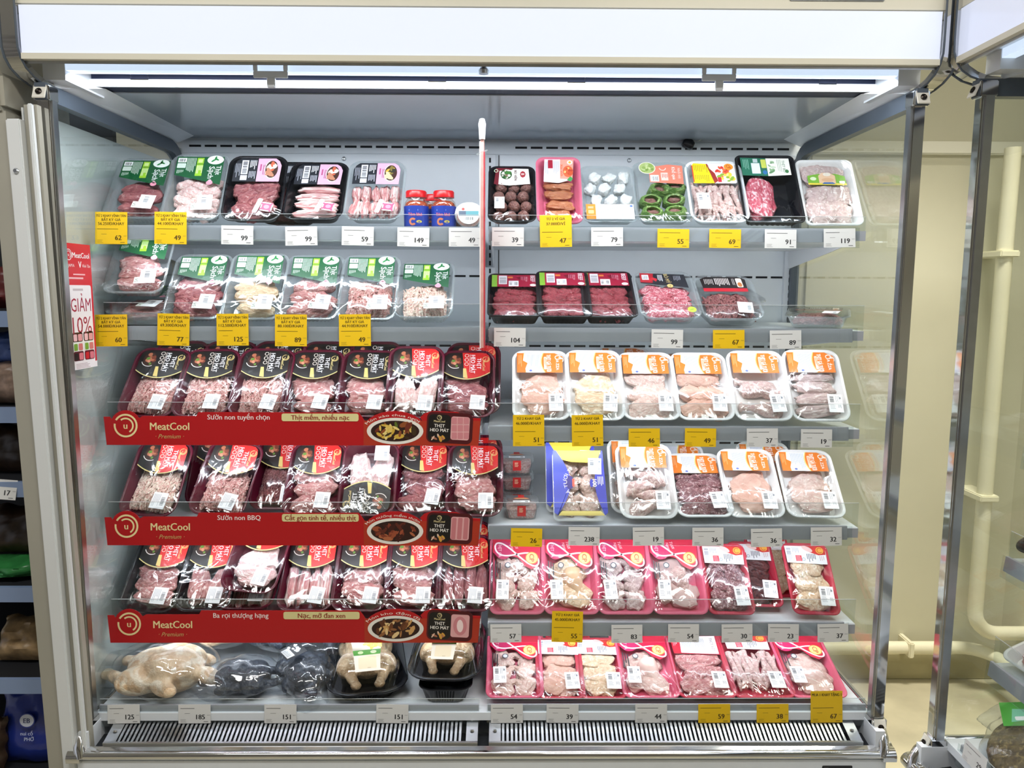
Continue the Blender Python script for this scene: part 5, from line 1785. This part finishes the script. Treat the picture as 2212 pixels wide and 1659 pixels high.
DOME = clear('clear_dome', '#f6f9fb', 1.45, 1.2, .03, .03, wrinkle=.06, wscale=8)
def roaster(x, y, z, yaw, lb, pitch=0., s=1.):
    root = thing('chicken_tray', lb, 'chicken tray', (x, y, z), group='whole chickens in black trays')
    root.rotation_euler = (rad(pitch), 0, rad(yaw))
    root.scale = (s, s, s)
    put('tray', tray_mesh(.168, .255, .036, .055, T_BLACK, flare=.018, rim=.009, ribs=True), root, (0, -.1275, 0))
    def ring(w_, l_, r_, zz, dy=0.):
        return [(a, b + dy, zz) for a, b in rr(w_, l_, r_, 8, 3)]
    put('dome_lid', MB().loft([ring(.164, .25, .053, .037), ring(.158, .243, .05, .043), ring(.138, .215, .045, .068), ring(.112, .175, .035, .085), ring(.085, .13, .03, .090), ring(.03, .06, .01, .091)], False, True).mesh('dome_lid', DOME, True), root)
    put('chicken', bird_me, root, (0, .010, .004), (0, 0, PI), (.80, .84, .72))
    put('label', lab('roast_label', lab_roast), root, (0, -.066, .0925), (rad(17), 0, 0), (.82, .85, 1))
    return root

def flap():
    d = Dec()
    d.poly([(-29, 0), (29, 0), (27, -34), (-27, -34)], '#f3e6c8')
    d.lines(-20, -8, 40, 4, 5, 1.2, '#d8c49a', 1, 0, 3)
    return d

zd = .475
roaster(X(6, 772), .195, zd + .004, 12, 'black tray with domed whole chicken, nearer the middle of the bottom left deck', 4, 1.22)
roaster(X(6, 962), .19, zd + .046, -3, 'black tray with domed whole chicken beside the centre divider on the bottom deck', 6, 1.12)
base = thing('chicken_tray', 'plain black ribbed tray underneath the domed chicken by the centre divider', 'tray', (X(6, 962), .175, zd))
put('tray', tray_mesh(.135, .25, .045, .035, T_BLACK, flare=.012, rim=.006, ribs=True), base, (0, -.13, 0))

def bag_mesh(name, parts, seed, voxel=.006):
    me = blob(name, parts, BAGFILM, voxel, 6)
    for v in me.vertices:
        p = v.co
        k = noise.noise(p * 22 + Vector((seed, 0, 0))) * .008 + noise.noise(p * 50 + Vector((seed, 3, 0))) * .002
        v.co = p + v.normal * k
        if v.co.z < .001:
            v.co.z = .001
    me.update()
    return me

BAGP = [((0, 0, .052), (.085, .115, .058), (0, 0, 0)), ((0, .1, .04), (.06, .07, .035), (0, 0, 0)), ((0, -.11, .035), (.05, .05, .028), (0, 0, 0))]
bag_me = bag_mesh('bag', BAGP, 1)
bag_me2 = bag_mesh('bag', BAGP, 9)

def bag_label(kind):
    d = Dec()
    if kind == 0:
        d.rect(-34, -26, 68, 52, '#1c1a20', 0)
        d.rect(-30, -22, 26, 40, '#e9edf2', 1)
        d.bars(-27, -4, 20, 16, n=10, lay=2)
        d.lines(2, 18, 28, 4, 7, 2.4, '#d8d2cc', 1, 0, 3)
        d.rect(-34, -26, 68, 5, '#b8432c', 2)
    else:
        d.rect(-30, -20, 60, 40, '#16171b', 0)
        d.rect(-26, -16, 22, 30, '#eceef0', 1)
        d.lines(-24, 8, 16, 5, 4.5, 1.3, '#8c9298', 2, 0, 3)
        d.food(14, 4, 12, 13, ['#d8dade', '#a8acb2', '#f0f1f3'], 12, 1, 3, .3)
        d.ell(-2, 14, 4, 4, '#f0f0f2', 1, 12)
    return d

def bagged(x, y, yaw, lb, bird, bag, s, lk=None, lpos=(0, 0, .115), pitch=0., roll=0., dz=0., lrot=0.):
    root = thing('bagged_chicken', lb, 'bagged chicken', (x, y, zd + dz), group='chickens in clear bags')
    root.rotation_euler = (rad(pitch), rad(roll), rad(yaw))
    put('chicken', bird, root, (0, 0, .004), (0, 0, 0), (s, s, s * .9))
    put('bag', bag, root, (0, 0, 0), (0, 0, 0), (s * 1.02, s * 1.02, s * .98))
    if lk is not None:
        put('label', lab(f'bag_label_{lk}', lambda: bag_label(lk)), root, lpos, (rad(12), 0, lrot))
    return root

bagged(X(6, 342), .12, 76, 'large pale yellow hen in a clear bag at the left end of the bottom deck', bird_pale, bag_me, 1.22)
bagged(X(6, 512), .115, -78, 'grey black chicken in a crumpled clear bag at the front of the deck', bird_black, bag_me2, .84)
bagged(X(6, 640), .15, 24, 'black chicken bag with slanted black and white label beside the domed tray', bird_black, bag_me, .86, 1, (-.03, .0, .108), pitch=8, lrot=.45)
bagged(X(6, 555), .275, 62, 'black chicken bag lying higher behind the crumpled grey bag', bird_black, bag_me2, .92, 1, (0, -.03, .110), dz=.045, lrot=-.9)
bagged(X(6, 425), .285, 100, 'bag with black, white and orange label behind the pale hen', bird_pale, bag_me, .86, 0, (-.055, .01, .092), dz=.05, lrot=-1.75)
bagged(X(6, 665), .34, 10, 'black chicken bag at the back against the wall of the bottom deck', bird_black, bag_me, .95, 1, (0, -.06, .100), dz=.03)
bagged(X(6, 310), .34, 70, 'clear bag of pale chicken standing at the back left corner', bird_pale, bag_me2, .8, None, dz=.035)

# ------------------------------------------------------------------ price tags
def place_tag(row, u, n, yellow, tall, lb, yaw=0., dz=0., roll=0.):
    z, yf = ROWS[row]
    root = price_tag(n, yellow, tall)
    b = Dec()
    me = root.mesh('price_tag')
    o = put('price_tag', me, None, (X(row, u), yf - .0185, z - .048 + dz), (rad(84), rad(roll), 0))
    bm = bmesh.new()
    bm.from_mesh(me)
    hh = .078 if tall else .046
    v = [bm.verts.new(p) for p in ((-.039, 0, -.0006), (.039, 0, -.0006), (.039, hh, -.0006), (-.039, hh, -.0006), (-.039, 0, -.00005), (.039, 0, -.00005), (.039, hh, -.00005), (-.039, hh, -.00005))]
    for q in ((0, 3, 2, 1), (0, 1, 5, 4), (1, 2, 6, 5), (2, 3, 7, 6), (3, 0, 4, 7)):
        bm.faces.new([v[i] for i in q])
    bm.to_mesh(me)
    bm.free()
    tag(o, lb, 'price tag', 'shelf price tags')
    return o

V3 = lambda p: ('TỪ 2 KHAY VĨNH TÂN', 'BẤT KỲ GIÁ', p + 'Đ/KHAY')
TAGS = {
    (1, 'left'): [(263, '62', 1, V3('56.250')), (387, '49', 1, V3('44.100')), (527, '99', 0, None), (662, '99', 0, None), (780, '59', 0, None), (897, '149', 0, None), (1006, '49', 0, None)],
    (1, 'right'): [(1097, '39', 0, None), (1199, '47', 1, ('TỪ 2 VỈ GIÁ', '37.000Đ/VỈ')), (1307, '79', 0, None), (1447, '55', 1, None), (1557, '69', 1, None), (1675, '91', 0, None), (1801, '119', 0, None)],
    (2, 'left'): [(264, '60', 1, V3('54.000')), (393, '77', 1, V3('69.300')), (518, '125', 1, V3('112.500')), (640, '89', 1, V3('80.100')), (775, '49', 1, V3('44.910'))],
    (2, 'right'): [(1101, '104', 0, None), (1434, '99', 0, None), (1565, '67', 1, None), (1686, '89', 0, None)],
    (3, 'right'): [(1141, '51', 1, ('TỪ 2 KHAY GIÁ', '46.000Đ/KHAY')), (1266, '51', 1, ('TỪ 2 KHAY GIÁ', '46.000Đ/KHAY')), (1386, '46', 1, None), (1505, '49', 1, None), (1637, '37', 0, None), (1752, '19', 0, None)],
    (4, 'right'): [(1136, '26', 1, None), (1258, '238', 0, None), (1395, '19', 0, None), (1521, '36', 0, None), (1646, '36', 0, None), (1773, '32', 0, None)],
    (5, 'right'): [(1093, '57', 0, None), (1222, '55', 1, ('TỪ 2 KHAY GIÁ', '45.000Đ/KHAY')), (1349, '83', 0, None), (1469, '54', 0, None), (1583, '30', 0, None), (1681, '23', 0, None), (1787, '37', 0, None)],
    (6, 'left'): [(290, '125', 0, None), (438, '185', 0, None), (618, '151', 0, None), (853, '151', 0, None)],
    (6, 'right'): [(1095, '54', 0, None), (1212, '39', 0, None), (1400, '44', 0, None), (1534, '59', 1, None), (1658, '38', 1, None), (1773, '67', 1, ('MUA 1 KHAY TẶNG 1',))],
}
rt = random.Random(5)
for (row, side), L in TAGS.items():
    for i, (u, n, yl, tall) in enumerate(L):
        nm = f'{ORD[row]} {side} shelf' if row < 6 else f'bottom {side} deck'
        kind = ('tall yellow promotion tag' if tall else 'yellow price tag') if yl else 'white price tag'
        o = place_tag(row, u, n, yl, tall, f'{kind} reading {n}, {NTH[i]} tag from left on {nm}', roll=rt.uniform(-1.2, 1.2), dz=(.008 if row == 6 else rt.uniform(-.002, .002)))

# ------------------------------------------------------------------ red banners on the left shelves
def banner(row, t1, t2, t3, dish, seed, lb, kindpic):
    z, yf = ROWS[row]
    root = thing('banner', lb, 'banner', (-.474, yf - .022, z - .046), group='red shelf banners')
    root.rotation_euler = (rad(86), 0, 0)
    W2 = 462
    RED = mat('banner_red', '#b01016', .4)
    b = MB()
    out = [(-W2, 0), (W2 - 6, 0), (W2, 68), (W2 - 40, 70)]
    n = 8
    out += [(W2 - 44, 78), (W2 - 60, 84), (W2 - 120, 86), (W2 - 140, 80), (W2 - 150, 70)]
    out += [(248 + 82 * math.cos(rad(a)), 30 + 56 * math.sin(rad(a))) for a in range(30, 160, 12)]
    out += [(168, 72), (160, 82), (-235, 82), (-240, 72), (-372, 72)]
    out += [(-414 + 38 * math.cos(rad(a)), 48 + 38 * math.sin(rad(a))) for a in range(30, 160, 14)]
    out += [(-452, 70), (-W2 - 6, 70)]
    b.prism([(p[0] * .001, p[1] * .001) for p in out], -.0012, 0)
    put('board', b.mesh('board', RED), root)
    d = Dec()
    GOLD = '#ecd9a0'
    swirl(d, -414, 48, 27, GOLD, 2)
    put('emblem', d.mesh('emblem'), root, (0, 0, .0002))
    d = Dec()
    d.text('MeatCool', -306, 47, 19, GOLD, 2, 0, .05, 96)
    d.text('· Premium ·', -306, 22, 11, '#c9a468', 2, 0, .0, 84, shear=.35)
    put('brand_lettering', d.mesh('brand_lettering'), root, (0, 0, .0002))
    d = Dec()
    d.text(t1, -136, 70, 12.5, '#f4e3df', 2, 0, .03, 200)
    put('slogan_lettering', d.mesh('slogan_lettering'), root, (0, 0, .0002))
    d = Dec()
    d.rect(-30, 60, 190, 19, '#d8cd92', 2, 5)
    d.text(t2, 65, 69.5, 12, '#8a1a14', 3, 0, .045, 176)
    put('slogan_plate', d.mesh('slogan_plate'), root, (0, 0, .0002))
    d = Dec()
    d.poly([(172, 0), (W2 - 7, 0), (W2 - 1, 62), (172, 62)], '#a8301a', 1)
    d.curved(t3, 248, 14, 92, 9, '#f2ddd0', 3, 140, 46, .03, 62)
    d.ell(250, 36, 70, 33, '#e3ddd2', 2, 40)
    d.ell(250, 36, 60, 26, '#2c130c', 3, 36)
    d.food(250, 36, 58, 25, dish, 34, 4, seed, .17)
    put('dish_picture', d.mesh('dish_picture'), root, (0, 0, .0002))
    d = Dec()
    x0 = W2 - 76
    d.rect(x0 - 58, 6, 114, 76, '#4a0c12', 3, 14, -3)
    d.rect(x0 + 2, 14, 46, 58, '#d8a0a0', 4, 6, -3)
    for i in range(3):
        for j in range(3):
            if kindpic == 0:
                d.rect(x0 + 4 + i * 15, 17 + j * 18.5, 13, 16, '#c87f84', 5, 2)
            elif kindpic == 1 and j == 0:
                d.rect(x0 + 4 + i * 15, 16, 11, 54, '#c07478', 5, 3, -4)
    if kindpic == 2:
        d.ell(x0 + 25, 43, 17, 24, '#c87f84', 5)
        d.ell(x0 + 25, 43, 8, 16, '#f0d6d2', 6)
    d.rect(x0 - 54, 10, 56, 68, '#15100e', 4, 12, -3)
    d.text('THỊT', x0 - 26, 50, 8, '#f4ede4', 5, -3, .04)
    d.text('HEO MÁT', x0 - 26, 39, 8, '#f4ede4', 5, -3, .04, 46)
    d.text('MeatCool', x0 - 26, 61, 5, GOLD, 5, -3, .03)
    swirl(d, x0 - 26, 70, 5.5, GOLD, 5)
    d.food(x0 - 30, 20, 18, 8, ['#d8b8a0', '#a86a50', '#e8d8cc', '#c8923c'], 8, 5, 3, .35)
    put('tray_picture', d.mesh('tray_picture'), root, (0, 0, .0004))

banner(3, 'Sườn non tuyển chọn', 'Thịt mềm, nhiều nạc', 'Món xào chua ngọt', ['#c8a23c', '#6a2a18', '#d8b85a', '#3a2a12', '#8a4a22', '#5a6a22', '#e0c878'], 3, 'red banner about tender spare ribs on the third left shelf', 0)
banner(4, 'Sườn non BBQ', 'Cắt gọn tinh tế, nhiều thịt', 'Món nướng mềm thơm', ['#5a2416', '#7a3420', '#3c160e', '#94482c', '#a8603c'], 5, 'red banner about barbecue ribs on the fourth left shelf', 1)
banner(5, 'Ba rọi thượng hạng', 'Nạc, mỡ đan xen', 'Món kho đậm đà', ['#8a5a34', '#c89a5c', '#5a3018', '#a87444', '#e0c088', '#6a3c1e'], 8, 'red banner about belly pork on the fifth left shelf', 2)

# ------------------------------------------------------------------ signs: discount sticker on the glass, divider strip, plates
st = thing('discount_sign', 'red and white hanging sign reading GIẢM 10% on the left glass', 'sign', (-.9455, .074, 1.31))
st.rotation_euler = (0, 0, 0)
put('card', MB().box(0, -.055, 0, .001, .055, .29).mesh('card', ink('#d41f2c')), st)
d = Dec()
d.rect(-47, 0, 94, 195, '#f4eef0', 1, 6)
d.rect(-55, 0, 110, 14, '#f4eef0', 1.5)
swirl(d, -38, 264, 12, '#f7e6e6', 2)
d.text('MeatCool', 12, 264, 13, '#fbf2f2', 2, 0, .05, 74)
d.text('JAPFA', -30, 240, 7, '#f7dede', 2, 0, .03, 34)
d.text('V', 6, 243, 15, '#fbf2f2', 2, 0, .06)
d.text('Vĩnh Tân', 32, 240, 7, '#f7dede', 2, 0, .03, 34)
d.lines(-24, 218, 50, 1, 4, 3, '#f0b8bc', 2, 0, 2)
d.lines(-42, 209, 84, 1, 4, 4, '#f0b8bc', 2, 0, 7)
d.lines(-30, 182, 64, 1, 4, 5, '#c8bcc0', 2, 0, 3)
d.text('GIẢM', 0, 150, 32, '#a82040', 2, 0, -.012, 84)
d.text('10%', 0, 103, 40, '#a82040', 2, 0, -.012, 80)
for i in range(2):
    for j in range(3):
        cc = (('#3a1418', '#2a1a12'), ('#e8ece6', '#e8ece6'), ('#5a1020', '#6a1424'))[j][i]
        d.rect(-44 + i * 46, 64 - j * 22, 42, 22, cc, 2 + j, 5)
        d.rect(-22 + i * 46, 66 - j * 22, 17, 16, ('#e8a0a4', '#d87a78', '#e07a86')[j], 5 + j, 3)
        d.rect(-41 + i * 46, 66 - j * 22, 15, 16, ('#f0c0c4', '#7aa83a', ('#15100e', '#d0242c')[i])[j], 5 + j, 3)
d.lines(-36, 12, 72, 4, 3.2, 1.2, '#c0a8ae', 3, 0, 3)
put('print', d.mesh('print'), st, (.0012, 0, 0), (rad(90), 0, rad(90)))

dv = thing('divider_strip', 'narrow pink and white divider strip hanging at the centre with white cap', 'sign', (-.007, .10, 1.36))
put('panel', MB().box(-.004, 0, 0, .004, .06, .50).mesh('panel', mat('pink_acrylic_edge', '#e8b4ac', .25, var=.25, vscale=25)), dv)
put('stripe', MB().box(-.0062, -.002, 0, -.0035, .06, .48).mesh('stripe', mat('white_strip', '#f0e6e2', .3)), dv)
put('stripe', MB().box(.0035, -.002, .0, .006, .06, .46).mesh('stripe', mat('red_strip', '#c8404a', .3)), dv)
put('cap', MB().lathe([(0, 0), (.007, 0), (.008, .02), (.009, .035), (.006, .046), (0, .048)], 14).mesh('cap', T_WHITE, True), dv, (0, .002, .485))
put('cable_tie', MB().tube([(-.012, -.004, .45), (0, -.012, .455), (.012, -.004, .46), (.012, .03, .465), (-.012, .03, .455), (-.012, -.004, .45)], .0016, 6).mesh('cable_tie', CLEARP), dv)

d = Dec()
d.rect(-36, -11, 72, 22, '#16181c', 0, 3)
d.text('SANDEN', 8, 0, 9, '#b9c2c8', 1, 0, .03, 46)
d.rect(-31, -5, 10, 10, '#c8d0d4', 1)
np_ = put('name_plate', d.mesh('name_plate'), case, (.838, -.0524, .372), (rad(90), 0, 0))
th = thing('thermometer', 'dark digital thermometer display set into the cream canopy top', 'thermometer', (.74, -.05, 2.125))
put('frame', MB().box(-.1, -.004, -.024, .1, .004, .024).mesh('frame', STEEL, bevel=.002), th)
put('display', MB().box(-.093, -.0055, -.019, .093, -.0035, .019).mesh('display', mat('dark_display', '#10150f', .15)), th)
sn = thing('sensor_plug', 'small black sensor plug with wire on the upper right back wall', 'sensor', (.607, .672, 1.945))
put('plug', MB().loft([[(a, b, z) for a, b in rr(w_, l_, .006, 4)] for w_, l_, z in ((.026, .02, -.014), (.036, .024, -.01), (.034, .024, .008), (.02, .016, .014))]).mesh('plug', BLACKP, True), sn, (0, 0, 0), (0, rad(25), 0))
put('wire', MB().tube([(.012, 0, .004), (.03, -.004, .008), (.045, 0, .016)], .0014, 6).mesh('wire', STEEL), sn)

# ------------------------------------------------------------------ right hand case: shelves and packs near its glass end
RC = (1.045, -1.035, 0)
for r, lb in ((3, 'upper shelf end of the right hand case'), (4, 'middle shelf end of the right hand case'), (5, 'lower shelf end of the right hand case')):
    build_shelf(r, -.945, -.35, lb, 'shelves of the right hand case', RC, -PI / 2, depth=.4)

def rpack(x, row, kind, lb, mk, mm, yaw, dz=0., tilt=16):
    z, yf = ROWS[row] if row < 6 else (.49, .035)
    root, (w, l, d) = make_pack(kind, lb, mk, mm, 'packs in the right hand case')
    M = Matrix.Translation(RC) @ Matrix.Rotation(-PI / 2, 4, 'Z') @ Matrix.Translation((x, yf + .02, (z - .006 if row < 6 else .475) + dz)) @ Matrix.Rotation(rad(yaw), 4, 'Z') @ Matrix.Rotation(rad(tilt), 4, 'X')
    root.matrix_basis = M
rpack(-.862, 3, 'foam', 'pack on the upper shelf of the right hand case, at the frame edge', 'chunks', CHICK, 0)
rpack(-.86, 4, 'coolk', 'black pack on the middle shelf of the right hand case', 'slab', PORKD, 8, tilt=30)
rpack(-.862, 5, 'foam', 'white label pack on the lower shelf of the right hand case', 'slab', PORK, 4, tilt=24)
rpack(-.70, 5, 'foam', 'white foam pack with pink meat at the right edge, lower right shelf', 'fillet', PORK, 0, tilt=24)

gb = thing('dried_food_bag', 'clear bag of brown dried food with green header in the lower right corner', 'food bag', (1.21, -.235, .482))
gb.rotation_euler = (rad(8), rad(-14), rad(-22))
gb.scale = (1.15, 1.15, 1.15)
put('bag', bag_mesh('bag', [((0, 0, .03), (.11, .14, .034), (0, 0, 0)), ((0, .13, .02), (.1, .05, .014), (0, 0, 0)), ((0, -.12, .02), (.1, .05, .014), (0, 0, 0))], 21), gb)
put('contents', blob('contents', [((0, 0, .03), (.1, .125, .028), (0, 0, 0)), ((.03, .04, .034), (.05, .06, .026), (0, 0, 0))], meat('brown_dried_food', '#4a3a20', '#6e5a34', '#94804e', 700, .6, .6), .006, 4), gb)
d = Dec()
d.poly([(-90, 0), (90, 0), (84, 62), (-84, 62)], '#4fa83a')
d.poly([(-70, 10), (40, 20), (60, 40), (-60, 44)], '#7fc8a0', 1)
d.rect(-60, 14, 70, 10, '#f0f4ec', 2, 3)
d.ell(50, 46, 10, 8, '#dff0d0', 2, 14)
put('header', d.mesh('header'), gb, (.015, .065, .056), (rad(22), 0, 0), (.78, .8, 1))
tg = price_tag('29', 0).mesh('price_tag')
o = put('price_tag', tg, None, (1.062, -.20, .475), (rad(84), 0, -PI / 2))
tag(o, 'white price tag reading 29 on the right hand case, lower right corner', 'price tag', 'shelf price tags')
build_shelf(6, -.9, -.3, 'front edge strip of the right hand case deck', 'shelves of the right hand case', RC, -PI / 2)

# ------------------------------------------------------------------ left hand neighbour: end panel and a slice of its shelves
lp = thing('case_end_panel', 'tall cream and white end panel between the two cases on the left', 'panel', (.0213, 0, 0))
lp.rotation_euler = (0, -.015, 0)
LPW = mat('light_grey_enamel', '#dcdfe0', .4, var=.03, vscale=4)
LPB = mat('grey_beige_enamel', '#a3a094', .45, var=.05, vscale=4)
put('beige_strip', MB().extr([(-.045, .02), (-.045, 1.885), (.45, 1.885), (.45, .02)], -1.04, -1.004).mesh('beige_strip', LPB), lp)
put('white_strip', MB().extr([(-.052, .02), (-.052, 1.868), (.0, 1.868), (.0, .02)], -1.003, -.972).mesh('white_strip', LPW, bevel=.003), lp)
put('grey_strip', MB().extr([(-.034, .02), (-.034, 1.9), (-.018, 1.9), (-.018, .02)], -.9715, -.944).mesh('grey_strip', LPB), lp)
put('ridge_strip', MB().extr([(-.046, .4), (-.046, 1.9), (-.034, 1.9), (-.034, .4)], -.958, -.949).mesh('ridge_strip', LPW, bevel=.002), lp)
put('side_sheet', MB().extr([(-.01, .02), (-.01, 1.9), (.68, 1.9), (.68, .02)], -.992, -.988).mesh('side_sheet', LPW), lp)
put('top_block', MB().extr([(-.06, 1.885), (-.06, 1.965), (.2, 1.965), (.2, 1.885)], -1.12, -1.0).mesh('top_block', LPB, bevel=.01), lp)
put('upper_column', MB().extr([(-.05, 1.97), (-.05, 2.3), (.2, 2.3), (.2, 1.97)], -1.2, -1.035).mesh('upper_column', CREAM, bevel=.006), lp)
put('screw', MB().lathe([(0, 0), (.006, 0), (.004, .004), (0, .004)], 10).mesh('screw', STEEL, True), lp, (-.988, -.053, 1.76), (rad(90), 0, 0))

NB = thing('wall_shelf_unit', 'dark shelf unit of groceries seen past the left end panel', 'shelf unit', (0, 0, 0))
put('back', MB().box(-1.7, .5, 0, -1.06, .52, 2.0).mesh('back', mat('dark_shelf_back', '#1d1f24', .6)), NB)
for zz in (1.44, 1.22, 1.045, .79, .56, .3):
    put('shelf_board', MB().box(-1.7, .02, zz - .012, -1.06, .5, zz).mesh('shelf_board', mat('dark_shelf_back', '#1d1f24', .6)), NB)
    put('shelf_edge', MB().box(-1.7, .01, zz - .03, -1.06, .022, zz + .006).mesh('shelf_edge', mat('blue_grey_edge', '#7f92b4', .35)), NB)

def pillow(w, h, dp, m, seed):
    """filled bag: bulging middle, flat crimped seams at top and bottom"""
    nx, ny = 12, 14
    b = MB()
    for sgn in (-1, 1):
        v = []
        for j in range(ny + 1):
            for i in range(nx + 1):
                u, q = 2 * i / nx - 1, 2 * j / ny - 1
                bul = (max(0, 1 - u ** 4) ** .6) * (max(0, 1 - abs(q) ** 3.2) ** .7)
                k = noise.noise(Vector((u * 2.2 + seed, q * 2.6, sgn))) * .25 + noise.noise(Vector((u * 6 + seed, q * 6, sgn))) * .12
                x = u * w / 2 * (1 - .06 * bul * abs(q)) + (.004 * math.sin(q * 9 + seed) if abs(u) == 1 else 0)
                v.append((x, sgn * dp * .5 * bul * (1 + k) - .0 + .004 * math.sin(u * 5 + seed) * (1 - bul), h * (q + 1) / 2 + .004 * math.sin(u * 7) * (1 if q == 1 else 0)))
        f = [(j * (nx + 1) + i, j * (nx + 1) + i + 1, (j + 1) * (nx + 1) + i + 1, (j + 1) * (nx + 1) + i) for j in range(ny) for i in range(nx)]
        b.add(v, f)
    return b.mesh('packet', m, True)

def packet(x, y, z, w, h, dpt, col, lb, cat, deco=None, lean=8, name='food_packet'):
    t = thing(name, lb, cat, (x, y, z), group='groceries on the left shelf unit')
    t.rotation_euler = (rad(-lean), 0, 0)
    me = pillow(w, h, dpt, col, len(lb))
    put('packet', me, t)
    if deco:
        put('print', deco.mesh('print'), t, (0, -dpt * .66, h * .5), (rad(90), 0, 0))
    return t

B1 = mat('navy_bag', '#22348c', .2, var=.1, vscale=30)
B2 = mat('brown_mushroom_pack', '#8a7466', .4, var=.35, vscale=60)
B3 = mat('pale_tan_pack', '#a88c66', .35, var=.35, vscale=50)
B4 = mat('dark_brown_pack', '#3a2a1e', .35, var=.4, vscale=50)
B5 = mat('green_pack', '#2f7a3e', .3, var=.2, vscale=40)
B6 = mat('blue_white_pack', '#4a66b0', .3, var=.3, vscale=30)
B7 = mat('red_dark_pack', '#5a1a1c', .4, var=.3, vscale=30)
d = Dec()
d.ell(8, 18, 20, 18, '#2a3a90', 0, 28)
d.ell(8, 18, 17.5, 15.5, '#c9cede', 1, 28)
d.text('EB', 8, 18, 12, '#1a2460', 2, 0, .05)
d.text('nui cổ', 8, -14, 9, '#c9d2f0', 1, 0, .03)
d.text('PHỞ', 14, -28, 9, '#c9d2f0', 1, 0, .04)
packet(-1.150, .09, .305, .14, .20, .06, B1, 'navy bag with round EB emblem at the lower left corner', 'food bag', d)
packet(-1.235, .06, .305, .08, .13, .06, B4, 'brown bag of mixed food left of the navy bag', 'food bag')
packet(-1.165, .11, .565, .13, .11, .09, B3, 'shiny pack of tan dried food above the navy bag', 'food bag', lean=30)
packet(-1.16, .10, .795, .15, .045, .10, B5, 'flat green pack lying under dark brown packs on the left', 'food packet', lean=0)
packet(-1.17, .13, .84, .15, .12, .08, B4, 'dark brown pack on top of the green pack on the left', 'food packet', lean=24)
packet(-1.16, .12, 1.05, .12, .12, .07, B4, 'dark bag behind the price card on the left shelf unit', 'food packet', lean=20)
packet(-1.155, .09, 1.225, .12, .10, .07, B2, 'pack of round brown mushrooms on the left shelf unit', 'food packet', lean=10)
packet(-1.155, .11, 1.32, .12, .075, .07, B6, 'blue and white pack above the mushrooms on the left', 'food packet', lean=10)
packet(-1.15, .11, 1.45, .12, .1, .08, B7, 'dark red pack on the highest visible left shelf', 'food packet', lean=8)
o = put('price_tag', price_tag('17', 0).mesh('price_tag'), None, (-1.125, .004, 1.012), (rad(78), rad(4), 0))
tag(o, 'white price card reading 17 on the left shelf unit', 'price tag', 'shelf price tags')
